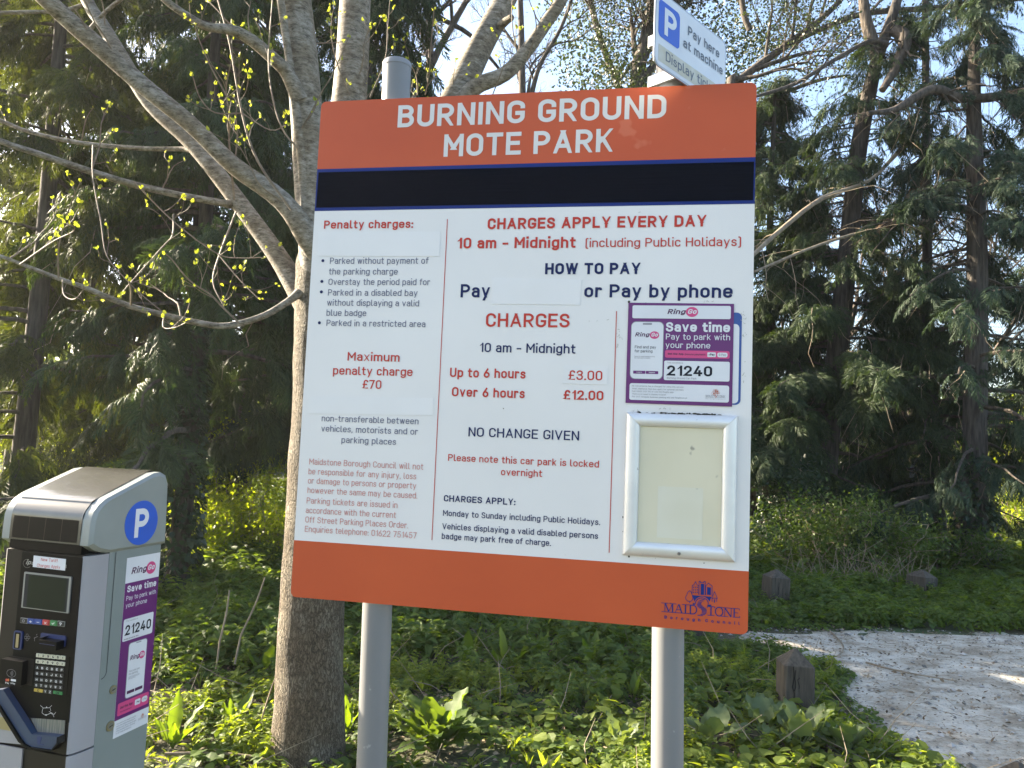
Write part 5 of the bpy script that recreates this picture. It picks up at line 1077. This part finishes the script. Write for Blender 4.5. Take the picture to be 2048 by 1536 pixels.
# ================================================================= SHRUBS AND FAR WOOD
def shrub(name, label, base, rx, ry, h, n, sz, mat, seed, stems=14, smat=None, hollow=.35, group=None):
    rg = np.random.default_rng(seed); t = thing(name, label, 'shrub', tuple(base), 0, group); s = MB(); P = []
    for k in range(stems):
        a = rg.uniform(0, 6.28); q = math.sqrt(rg.random()); e = np.array([rx * q * math.cos(a), ry * q * math.sin(a), h * rg.uniform(.6, 1.05) * (1 - .35 * q * q)]); ts = np.linspace(0, 1, 8)[:, None]
        b_ = np.array([e[0] * .45, e[1] * .45, 0.]); B = b_ * (1 - ts) + e * ts + rg.normal(0, .04, (8, 3)) * ts; s.tube(B, np.linspace(.011, .003, 8), smat or M_dead, 5, False); P.append(B[2:])
        for j in range(5):
            i0 = rg.integers(2, 7); d = rg.normal(0, 1, 3); d[2] = d[2] * .5 + .3; d /= np.linalg.norm(d); B2 = B[i0] + ts * d * rg.uniform(.15, .45) * max(rx, h * .6); s.tube(B2, np.linspace(.005, .002, 8), smat or M_dead, 4, False); P.append(B2[2:])
    P = np.concatenate(P); s.build('stems', t)
    k = rg.integers(0, len(P), n); p = P[k] + rg.normal(0, .075 * max(rx, h), (n, 3)); p = p[p[:, 2] > .02]; n = len(p)
    d = rg.normal(0, 1, (n, 3)); d[:, 2] -= .1; V, Fa = leaf_t(.32, .1, .1); W_, Q = inst(V, Fa, frames(d, rg.uniform(-.9, .9, n), sz * rg.uniform(.55, 1.3, n)), p); f = MB(); f.arr(W_, Q, mat); f.build('foliage', t); return t
M_bush = leafmat('spring_leaf', (.13, .185, .016), (.24, .28, .035), .55, .45, (2.3, 2.2, .4), .4)
M_bram = leafmat('bramble_leaf', (.042, .076, .018), (.085, .128, .03), .4, .5, (2., 2., .5), .35)
M_under = leafmat('undergrowth_leaf', (.045, .075, .014), (.085, .12, .025), .4, .5, (2.2, 2., .5), .35)
shrub('leafy_shrub', 'bright yellow green shrub in sun between the ticket machine and the pale trunk', (-2.75, 8.7, 0), 1.1, .6, 1.15, 13000, .047, M_bush, 51, 30)
shrub('leafy_shrub', 'yellow green shrub glowing low behind the conifers at the far left', (-6.2, 11.2, 0), 1.3, .8, 1.7, 7000, .055, M_bush, 52, 20)
shrub('leafy_shrub', 'green shrub half hidden behind the pale trunk and the board', (-.6, 9.6, 0), 1.2, .7, 1.1, 6000, .05, M_bram, 53, 20)
shrub('leafy_shrub', 'sunlit bush seen through the conifers above the ticket machine', (-3.9, 11.0, 0), 1.1, .7, 1.9, 6000, .055, M_bush, 57, 18)
shrub('bramble_bush', 'low green bramble mound with dry stems beyond the far bollards', (4.55, 10.2, 0), 1.45, .8, 1.05, 11000, .05, M_bram, 54, 34)
shrub('bramble_bush', 'shaded bramble behind the board, left of the mound with dry stems', (2.2, 10.0, 0), 1.4, .7, 1.2, 7000, .05, M_bram, 55, 22)
shrub('ivy_bush', 'dark glossy ivy bush at the foot of the leaning conifer', (4.35, 11.3, 0), .42, .4, 1.5, 4200, .075, M_ivy, 56, 14)
shrub('bramble_bush', 'bramble growing round the straight trunks at the right', (6.1, 10.9, 0), .9, .6, .9, 5000, .055, M_bram, 58, 18)
shrub('leafy_shrub', 'pale lit shrub far behind the right-hand trunks', (12.2, 17.5, 0), 2.0, 1.0, 3.6, 7000, .09, M_bush, 59, 26)
shrub('bramble_bush', 'bramble at the right edge beyond the end of the path', (8.6, 10.4, 0), 1.1, .6, .8, 5000, .055, M_under, 60, 18)
# dry stems leaning in front of the bramble mound
rg = np.random.default_rng(8); ds = MB(); 
for k in range(90):
    x = 4.0 + rg.uniform(-.55, 1.25); y = 9.35 + rg.uniform(-.2, .25); l = rg.uniform(.25, .6); a = rg.normal(0, .45); ts = np.linspace(0, 1, 5)[:, None]
    ds.tube(np.array([x, y, 0]) + ts * l * np.array([math.sin(a), rg.normal(0, .2), math.cos(a)]) + np.array([math.sin(a) * .2, 0, -.12]) * ts ** 2 * l, np.linspace(.005, .002, 5), M_dead, 4, False)
tag(ds.build('dry_stems'), kind='stuff')
# ivy on two trunks
def ivy(label, base, r, h, n, seed, sz=.06):
    rg = np.random.default_rng(seed); a = rg.uniform(0, 6.28, n); z = h * rg.random(n) ** 1.3; q = r * rg.uniform(.75, 1.25, n) * (1.1 - .4 * z / h); p = np.stack([np.cos(a) * q, np.sin(a) * q, z + .02], 1)
    d = np.stack([np.cos(a), np.sin(a), rg.uniform(-1.4, -.2, n)], 1); V, Fa = leaf_t(.42, .05, .1); W_, Q = inst(V, Fa, frames(d, rg.normal(0, .5, n), sz * rg.uniform(.6, 1.3, n)), p); m = MB(); m.arr(W_, Q, M_ivy); o = m.build('ivy', loc=tuple(base)); tag(o, label, 'ivy'); return o
ivy('dark ivy climbing the thin conifer trunk behind the ticket machine', (-3.13, 7.3, 0), .17, 2.6, 2600, 3)
ivy('ivy on the foot of the nearest straight trunk at the right', (6.9, 11.2, 0), .27, 1.7, 1500, 4, .07)
ivy('ivy round the thin conifer trunk left of the thicker one', (6.98, 12.6, 0), .22, 1.6, 1200, 5, .07)
# far wood closing the horizon
rg = np.random.default_rng(9); fwm = MB(); n = 85000
a = rg.uniform(-.95, .95, n); Y = rg.uniform(30, 42, n); X = np.tan(a) * Y; hh = (2.6 + 2.6 * vnoise(X, Y * 0 + 3, 4.5, 4) + 1.2 * vnoise(X, Y * 0, 1.4, 2)); tq = np.tan(a); hh = hh + 5.5 * np.clip((tq + .26) / .12, 0, 1) * np.clip((.30 - tq) / .08, 0, 1); z = hh * rg.random(n) ** .8
d = rg.normal(0, 1, (n, 3)); V, Fa = diamond(.4); W_, Q = inst(V, Fa, frames(d, rg.uniform(0, 6, n), rg.uniform(.2, .5, n)), np.stack([X, Y, z], 1)); fwm.arr(W_, Q, M_under); tag(fwm.build('distant_wood'), kind='stuff')

# ================================================================= GROUND COVER
def plant_t(seed, kind):
    """one small weed: several leaves on a short stem"""
    rg = np.random.default_rng(seed); V0, F0 = leaf_t(*{'nettle': (.26, .12, .3), 'round': (.45, .08, .15), 'slim': (.16, .08, .25)}[kind]); n = {'nettle': 16, 'round': 9, 'slim': 11}[kind]
    pos, d, s = [], [], []
    for i in range(n):
        t = (i + .5) / n; a = i * 1.571 + rg.normal(0, .4) + (i // 2) * .7
        if kind == 'nettle': pos.append((0, 0, .25 + .75 * t)); d.append((math.cos(a), math.sin(a), rg.uniform(-.5, .2) + t * .5)); s.append(.42 * (1.1 - .55 * t) * rg.uniform(.8, 1.2))
        elif kind == 'round': q = rg.uniform(.1, .55); pos.append((q * math.cos(a), q * math.sin(a), rg.uniform(.15, .6))); d.append((math.cos(a), math.sin(a), rg.uniform(-.4, .35))); s.append(rg.uniform(.3, .52))
        else: q = rg.uniform(0, .3); pos.append((q * math.cos(a), q * math.sin(a), rg.uniform(.05, .4))); d.append((math.cos(a), math.sin(a), rg.uniform(.0, 1.2))); s.append(rg.uniform(.4, .8))
    return inst(V0, F0, frames(np.array(d, float), rg.normal(0, .35, n), np.array(s)), np.array(pos, float))
NET = [plant_t(i, 'nettle') for i in range(6)]; ROU = [plant_t(10 + i, 'round') for i in range(5)]; SLI = [plant_t(20 + i, 'slim') for i in range(4)]
M_weed = leafmat('weed_leaf', (.05, .088, .018), (.10, .15, .032), .45, .6, (2.5, 2.3, .5), .4)
M_weed2 = leafmat('young_weed_leaf', (.09, .135, .02), (.17, .215, .045), .55, .6, (2.4, 2.2, .45), .4)
def scatter(mb, T_, pos, s, mat, rg, tilt=.2):
    k = rg.integers(0, len(T_), len(pos)); d = np.stack([np.cos(q := rg.uniform(0, 6.28, len(pos))), np.sin(q), rg.normal(0, tilt, len(pos))], 1); Ms = frames(d, rg.normal(0, tilt, len(pos)), s)
    for i, (V, Fa) in enumerate(T_):
        m = k == i
        if m.any(): W_, Q = inst(V, Fa, Ms[m], pos[m]); mb.arr(W_, Q, mat)
def G2(x, y): q = gp(x, y); return (q[0], q[1])
docks = [((345, 1500), 'sunlit dock plant beside the ticket machine, nearest the bottom of the picture', 6, .19), ((525, 1345), 'tall sunlit dock leaves touching the left of the pale trunk', 6, .21), ((398, 1330), 'pair of sunlit dock leaves half way between machine and trunk', 5, .16), ((470, 1455), 'small dock plant in dry leaves left of the trunk foot', 6, .15), ((692, 1470), 'small dock plant squeezed between the trunk and the left post', 5, .14),
         ((935, 1330), 'shaded dock plant with upright leaves under the left of the board', 6, .19), ((1010, 1345), 'shaded dock plant under the middle of the board', 6, .21), ((1080, 1330), 'upright dock leaves left of the right-hand post', 6, .21), ((1180, 1345), 'large leaved shaded dock close behind the right-hand post', 7, .21), ((1268, 1410), 'dock seedling touching the left side of the right-hand post', 6, .14)]
burd = [((1420, 1500), 'pale round leaved plant close right of the right-hand post', 11, .15), ((1530, 1480), 'pale broad leaved plant in front of the near bollard, left one', 12, .15), ((1600, 1510), 'tallest pale broad leaved plant straight in front of the near bollard', 14, .165), ((1690, 1520), 'pale broad leaved plant at the edge of the dusty path', 11, .14), ((1240, 1505), 'pale round leaved plant close left of the right-hand post', 9, .11)]
CLEAR = [(*G2(872, 1500), .27)] + [(*G2(*q), .09) for q, lb, n, L in docks] + [(*G2(*q), .12) for q, lb, n, L in burd]
rg = np.random.default_rng(100)
def field(n, x0, x1, y0, y1, keep, edge=-.03):
    x = rg.uniform(x0, x1, n); y = rg.uniform(y0, y1, n); v = np.abs(x) < .78 * y + .8; x, y = x[v], y[v]; m = ~inside(x + .25 * (vnoise(x, y, .3, 40) - .5), y, PATH, edge) & (rg.random(len(x)) < keep(x, y)); m &= np.hypot(x - TB[0], y - TB[1]) > .22
    for cx, cy, cr in CLEAR: m &= np.hypot(x - cx, y - cy) > cr
    x, y = x[m], y[m]; return np.stack([x, y, gz(x, y)], 1)
gc = MB()
lush = lambda x, y: np.clip((y - 4.75 + .35 * np.sin(x * 2.1) + .5 * vnoise(x, y, .6, 8) + np.clip(x, -1, .9) * .25) / .7, 0, 1)
p = field(9000, -7, 8, 4.4, 10.2, lambda x, y: lush(x, y)); nl = vnoise(p[:, 0], p[:, 1], .7, 6); scatter(gc, NET, p, (.16 + .16 * nl) * rg.uniform(.7, 1.25, len(p)) * np.clip(.6 + (p[:, 1] - 4.6) * .3, .55, 1.15) * np.where(p[:, 0] > 1.2, .62, 1), M_weed, rg)
p = field(4200, -5, 3.4, 3.0, 6.2, lambda x, y: .05 + .95 * (vnoise(x, y, .42, 12) > .52)); scatter(gc, ROU, p, rg.uniform(.06, .14, len(p)), M_weed, rg)
p = field(4200, -5, 3.2, 3.0, 5.6, lambda x, y: .04 + .96 * (vnoise(x, y, .36, 14) > .56)); scatter(gc, NET, p, rg.uniform(.07, .16, len(p)), M_weed2, rg)
p = field(1500, -5, 3.0, 3.0, 5.6, lambda x, y: (vnoise(x, y, .5, 15) > .45) * 1.); scatter(gc, SLI, p, rg.uniform(.05, .13, len(p)), M_weed2, rg, .4)
p = field(3600, 1.0, 3.4, 3.0, 7.2, lambda x, y: inside(x, y, PATH, -.5) * 1., .14); scatter(gc, ROU, p, rg.uniform(.04, .09, len(p)), M_weed, rg)
p = field(5200, -3, 12, 7.0, 11.0, lambda x, y: (.5 + .5 * vnoise(x, y, .8, 3)) * (x > .5)); scatter(gc, ROU, p, rg.uniform(.09, .19, len(p)), M_weed, rg)
p = field(6500, -12, 16, 9.5, 24, lambda x, y: .4 + .6 * vnoise(x, y, 1.1, 30)); scatter(gc, SLI, p, rg.uniform(.18, .42, len(p)), M_under, rg)
p = field(330, -.5, 2.3, 3.2, 5.2, lambda x, y: .3 + .7 * (vnoise(x, y, .6, 61) > .4)); scatter(gc, ROU, p, rg.uniform(.12, .2, len(p)), M_weed2, rg)
gb = MB(); GV = []; GF = []
for k in range(9):
    a = rg.uniform(0, 6.28); L_ = rg.uniform(.6, 1.1); w_ = .03; b_ = len(GV); c_, s_ = math.cos(a), math.sin(a); lean_ = rg.uniform(.15, .6)
    for i in range(4): t = i / 3; GV += [(c_ * lean_ * t * t - s_ * w_ * (1 - t), s_ * lean_ * t * t + c_ * w_ * (1 - t), L_ * t * (1 - .25 * t)), (c_ * lean_ * t * t + s_ * w_ * (1 - t), s_ * lean_ * t * t - c_ * w_ * (1 - t), L_ * t * (1 - .25 * t))]
    GF += [(b_ + 2 * i, b_ + 2 * i + 1, b_ + 2 * i + 3, b_ + 2 * i + 2) for i in range(3)]
p = field(1500, -5, 3.2, 3.0, 7.0, lambda x, y: (vnoise(x, y, .5, 55) > .5) * 1., .06); n = len(p); q = rg.uniform(0, 6.28, n); Ms = frames(np.stack([np.cos(q), np.sin(q), 0 * q], 1), rg.normal(0, .15, n), rg.uniform(.07, .2, n)); W_, Q = inst(np.array(GV), np.array(GF), Ms, p); gc.arr(W_, Q, M_weed2)
for k in range(420):
    x = rg.uniform(-4, 2.6); y = rg.uniform(3.1, 7.5)
    if inside(x, y, PATH, .0): continue
    l = rg.uniform(.12, .5); a = rg.uniform(0, 6.28); e_ = rg.uniform(.05, .9); z = float(gz(x, y)) + .02; d_ = np.array([math.cos(a) * math.cos(e_), math.sin(a) * math.cos(e_), math.sin(e_)]); m_ = rg.normal(0, .03, 3)
    gc.tube([np.array([x, y, z]), np.array([x, y, z]) + d_ * l * .5 + m_, np.array([x, y, z]) + d_ * l + m_ * .5], [.0028, .0024, .0012], M_dead, 4, False)
tag(gc.build('ground_cover'), kind='stuff')
# ---- dead leaves, twigs and pebbles
M_litter = island('dead_leaf', (.07, .045, .025), (.30, .23, .15), .85); M_stone = island('pebble', (.10, .095, .085), (.45, .43, .40), .85)
lt = MB(); n = 11000; x = rg.uniform(-4.5, 3.6, n); y = rg.uniform(2.9, 6.6, n); m = ~inside(x, y, PATH, .12) | (rg.random(n) < .12); x, y = x[m], y[m]; n = len(x); V, Fa = leaf_t(.3, .16, -.12)
d = rg.normal(0, 1, (n, 3)); d[:, 2] *= .3; W_, Q = inst(V, Fa, frames(d, rg.normal(0, .5, n), rg.uniform(.012, .045, n)), np.stack([x, y, gz(x, y) * (~inside(x, y, PATH, -.1)) + .012 + rg.uniform(0, .012, n)], 1)); lt.arr(W_, Q, M_litter)
for k in range(1300):
    x = rg.uniform(-4, 7); y = rg.uniform(3.0, 7.0); l = rg.uniform(.03, .16); a = rg.uniform(0, 6.28); z = float(gz(x, y)) + .015 if not inside(x, y, PATH, -.1) else .03; lt.tube([(x, y, z), (x + l * .5 * math.cos(a), y + l * .5 * math.sin(a), z + rg.uniform(0, .01)), (x + l * math.cos(a + .3), y + l * math.sin(a + .3), z)], [.0022, .002, .0012], M_dead, 4, False)
tag(lt.build('leaf_litter'), kind='stuff')
pb = MB(); n = 9000; x = rg.uniform(1.5, 9, n); y = 3.0 + 4.4 * rg.random(n); m = inside(x, y, PATH, -.02) & ((rg.random(n) < .3) | ~inside(x, y, PATH, .45) | (vnoise(x, y, .7, 21) > .62)); x, y = x[m], y[m]; n = len(x)
oct_ = np.array([(1, 0, 0), (0, .8, 0), (-.9, .1, 0), (.1, -.8, 0), (.1, .05, .55), (0, 0, -.4)]); of = np.array([(0, 1, 4), (1, 2, 4), (2, 3, 4), (3, 0, 4), (1, 0, 5), (2, 1, 5), (3, 2, 5), (0, 3, 5)])
s_ = np.minimum(.004 + rg.exponential(.006, n), .03); W_, Q = inst(oct_, of, frames(np.stack([np.cos(q := rg.uniform(0, 6.28, n)), np.sin(q), 0 * q], 1), rg.normal(0, .3, n), s_), np.stack([x, y, .018 + .03 * (vnoise(x, y, .8, 1) - .5) + .0 * x], 1)); pb.arr(W_, Q, M_stone)
n = 9000; x = rg.uniform(1.6, 9, n); y = 3.0 + 4.3 * rg.random(n) ** .55; m = inside(x, y, PATH, 0.02); x, y = x[m], y[m]; n = len(x); V, Fa = diamond(.3); d = rg.normal(0, 1, (n, 3)); d[:, 2] *= .15; d[:, 1] *= .5
W_, Q = inst(V, Fa, frames(d, rg.normal(0, .4, n), rg.uniform(.008, .03, n)), np.stack([x, y, .026 + .03 * (vnoise(x, y, .8, 1) - .5)], 1)); pb.arr(W_, Q, M_litter); tag(pb.build('pebbles'), kind='stuff')

# ================================================================= INDIVIDUAL BROAD-LEAVED PLANTS
M_comf = leafmat('broad_leaf', (.050, .088, .020), (.085, .13, .035), .42, .6, (2.4, 2.2, .5), .25)
M_dock = leafmat('dock_leaf', (.055, .10, .014), (.095, .145, .024), .48, .5, (2.5, 2.3, .4), .45)
M_burd = leafmat('pale_broad_leaf', (.085, .125, .05), (.13, .175, .075), .35, .55, (2., 1.9, .6), .4)
def big_leaf(L, w, bend, rg, ruff=.03, ov=.45, nu=9, nv=5, heart=0.):
    """curved leaf blade with a folded midrib and a wavy margin, base at the origin, growing along +x and up"""
    V = []
    for i in range(nu + 1):
        t = i / nu; wd_ = w * (math.sin(math.pi * min(1, t ** (.75 if ov < .5 else 1.2))) ** .8 * (1 - .35 * t) + (heart * (1 - t) ** 3 if t < .5 else 0)) if 0 < t < 1 else (w * heart * .6 if t == 0 else 0)
        ang = bend[0] + (bend[1] - bend[0]) * t; px_ = sum(math.cos(bend[0] + (bend[1] - bend[0]) * s) for s in np.linspace(0, t, 6)) / 6 * t * L; pz_ = sum(math.sin(bend[0] + (bend[1] - bend[0]) * s) for s in np.linspace(0, t, 6)) / 6 * t * L
        for j in range(-nv // 2 + 1, nv // 2 + 1):
            s = j / (nv // 2); fold = abs(s) * .28 * wd_ + ruff * L * math.sin(i * 2.1 + j * 3.3 + ruff * 90) * abs(s) ** 2
            V.append((px_ - math.sin(ang) * fold, s * wd_, pz_ + math.cos(ang) * fold))
    Fa = [(i * nv + j, (i + 1) * nv + j, (i + 1) * nv + j + 1, i * nv + j + 1) for i in range(nu) for j in range(nv - 1)]
    return np.array(V), np.array(Fa)
def rosette(name, label, cat, loc, n, L, w, mat, seed, up=(.5, 1.2), droop=(-.7, .3), stalk=.25, group=None, ruff=.03, heart=0., stalkmat=None):
    rg = np.random.default_rng(seed); t = thing(name, label, cat, (loc[0], loc[1], float(gz(loc[0], loc[1]))), rg.uniform(0, 6), group)
    for k in range(n):
        a = k * 2.4 + rg.normal(0, .25); l = L * rg.uniform(.65, 1.15); e = rg.uniform(*up); st_ = stalk * l; mb = MB(); c, s = math.cos(a), math.sin(a)
        V, Fa = big_leaf(l, w * l * rg.uniform(.85, 1.15), (e, e + rg.uniform(*droop)), rg, ruff * rg.uniform(.6, 1.5), heart=heart)
        yaw_ = rg.normal(0, .25); V = V @ np.array([(math.cos(yaw_), math.sin(yaw_), 0), (-math.sin(yaw_), math.cos(yaw_), 0), (0, 0, 1)]); V = V + np.array([st_ * math.cos(e) + .01, 0, st_ * math.sin(e)]); R_ = np.array([(c, s, 0), (-s, c, 0), (0, 0, 1)])
        mb.arr(V @ R_, Fa, mat); mb.tube(np.array([(0, 0, 0), (st_ * .5 * math.cos(e), 0, st_ * .55 * math.sin(e)), (st_ * math.cos(e) + .01, 0, st_ * math.sin(e))]) @ R_, [.004, .0035, .003], stalkmat or mat, 5, False)
        mb.build('leaf', t, 180)
    return t
rosette('comfrey_plant', 'big leafy comfrey clump between the two grey posts', 'plant', G2(872, 1500), 40, .21, .34, M_comf, 1, (.45, 1.4), (-1.0, -.15), .5, None, .05)
for k, (q, lb, n, L) in enumerate(docks): rosette('dock_plant', lb, 'plant', G2(*q), n, L, .2, M_dock, 10 + k, (.7, 1.45), (-.35, .25), .3, 'dock plants in the verge')
for k, (q, lb, n, L) in enumerate(burd): rosette('broad_leaved_plant', lb, 'plant', G2(*q), n, L, .42, M_burd, 40 + k, (.5, 1.35), (-.95, .0), .7, 'pale broad leaved plants by the near bollard', .075, .25)
# dry canes sticking out of the nettles
for lb, l in (('upright pale dry cane in the nettles left of the trunk', [(435, 1300, 4), (452, 1230, 4), (459, 1180, 3)]), ('slanting pale dry cane just left of the trunk', [(472, 1290, 4), (510, 1210, 3.6), (530, 1155, 2.6)]), ('bent dry stem leaning on the lower trunk', [(505, 1500, 3.5), (535, 1400, 3.2), (552, 1352, 2.4)])):
    P_, r_ = limb_px(l, 5.0 if l[0][1] < 1400 else 4.0); P_[0][2] -= .12; mb = MB(); mb.tube(P_, r_, M_dead, 6); o = mb.build('dry_cane', smooth=60); tag(o, lb, 'cane', 'dry canes by the trunk')
# fallen sticks on the path
for lb, l in (('long thin stick lying on the dusty path', [(1732, 1325), (1780, 1338), (1840, 1350), (1915, 1362)]), ('curved twig on the far part of the path', [(1660, 1262), (1686, 1290), (1680, 1308), (1662, 1316)]), ('stick in the leaf litter at the foot of the trunk', [(330, 1508), (420, 1506), (500, 1512), (545, 1522)]), ('short stick among the weeds at the left', [(352, 1388), (382, 1360), (398, 1348)])):
    P_ = np.array([gp(x, y, .045 if x < 800 else .032) for x, y in l]); P_ = smooth_path(P_, 4); mb = MB(); mb.tube(P_, np.linspace(.008, .004, len(P_)), M_dead, 6); o = mb.build('fallen_stick', smooth=60); tag(o, lb, 'stick')

# ================================================================= BOLLARDS
M_wood = pbr('weathered_wood', (.028, .024, .018), .85, col2=(.09, .076, .057), scale=9, lo=.3, hi=.72, stretch=(5, 5, .5), bump=.6, dist=.008, spots=(5, .64, (.045, .05, .018)))
M_crack = pbr('wood_crack', (.006, .005, .004), .95)
def bollard(label, loc, rot, h=.5, s=.205, cap=.085, tilt=(0, 0), seed=0):
    t = thing('wooden_bollard', label, 'bollard', (loc[0], loc[1], 0), rot, 'wooden bollards along the dirt path'); t.rotation_euler[0] = tilt[0]; t.rotation_euler[1] = tilt[1]
    a = s / 2; c = .012; ring = [(-a + c, -a), (a - c, -a), (a, -a + c), (a, a - c), (a - c, a), (-a + c, a), (-a, a - c), (-a, -a + c)]; rg = np.random.default_rng(seed); zs_ = [-.2, .1, h * .6, h - .006, h]; V = []; Fs = []
    for k, z in enumerate(zs_):
        sc_ = (1 if k < 3 else .995 if k == 3 else .985); V += [(x * sc_ + rg.normal(0, .0012), y * sc_ + rg.normal(0, .0012), z) for x, y in ring]
    for k in range(len(zs_) - 1): Fs += [(k * 8 + i, k * 8 + (i + 1) % 8, (k + 1) * 8 + (i + 1) % 8, (k + 1) * 8 + i) for i in range(8)]
    b0 = (len(zs_) - 1) * 8; q = .008; V += [(x * q / a, y * q / a, h + cap) for x, y in ring]; n0 = b0 + 8; Fs += [(b0 + i, b0 + (i + 1) % 8, n0 + (i + 1) % 8, n0 + i) for i in range(8)] + [tuple(range(n0, n0 + 8))]
    mb = MB(); mb.add(V, Fs, M_wood)
    for k in range(3):
        x = rg.uniform(-a * .6, a * .6); z0, z1 = rg.uniform(.05, .2), h - rg.uniform(0, .1); pts = [(x + rg.normal(0, .004), z0 + (z1 - z0) * i / 5) for i in range(6)]
        stroke(mb, pts, rg.uniform(.003, .006), M_crack, lambda u, v, d: (u, -a - d, v), .0022 + .0005 * k); stroke(mb, [(p_[0] * .8 + .02, p_[1]) for p_ in pts], .004, M_crack, lambda u, v, d: (a + d, u, v), .0022 + .0005 * k)
    mb.build('post', t); return t
c = gp(1602, 1440); bollard('near weathered bollard with pointed top beside the path edge', (c[0], c[1] + .1), rad(-4), .31, .185, .085, (0, 0), 1)
c = gp(1556, 1218); bollard('far dark bollard just right of the board, in the ivy', (c[0], c[1] + .1), rad(8), .31, .215, .075, (0, rad(3)), 2)
c = gp(1852, 1190); bollard('far dark bollard leaning in the weeds right of the bramble mound', (c[0], c[1] + .1), rad(30), .2, .25, .08, (0, rad(4)), 3)
c = gp(1392, 1288); bollard('dark bollard mostly hidden behind the right post of the board', (c[0] - .03, c[1] + .1), rad(12), .42, .2, .08, (0, 0), 4)
c = at(2036, 1524, 2.75); bollard('bollard at the bottom right corner with only its sunlit tip showing', (c[0], c[1]), rad(20), c[2] - .085, .2, .085, (0, 0), 5)

# ================================================================= ADDED HAZE
hm = bpy.data.materials.new('added_haze_air'); hm.use_nodes = True; nt = hm.node_tree; nt.nodes.remove(nt.nodes['Principled BSDF'])
pv = nt.nodes.new('ShaderNodeVolumePrincipled'); pv.inputs['Color'].default_value = (.95, .96, 1, 1); pv.inputs['Density'].default_value = .0007; pv.inputs['Anisotropy'].default_value = .3; nt.links.new(pv.outputs[0], nt.nodes['Material Output'].inputs['Volume'])
hz_ = MB(); hz_.box((-60, -6, -1.2), (60, 60, 17), hm); tag(hz_.build('added_haze'), kind='stuff')  # thin scattering box added to lift the blacks, standing in for lens glare
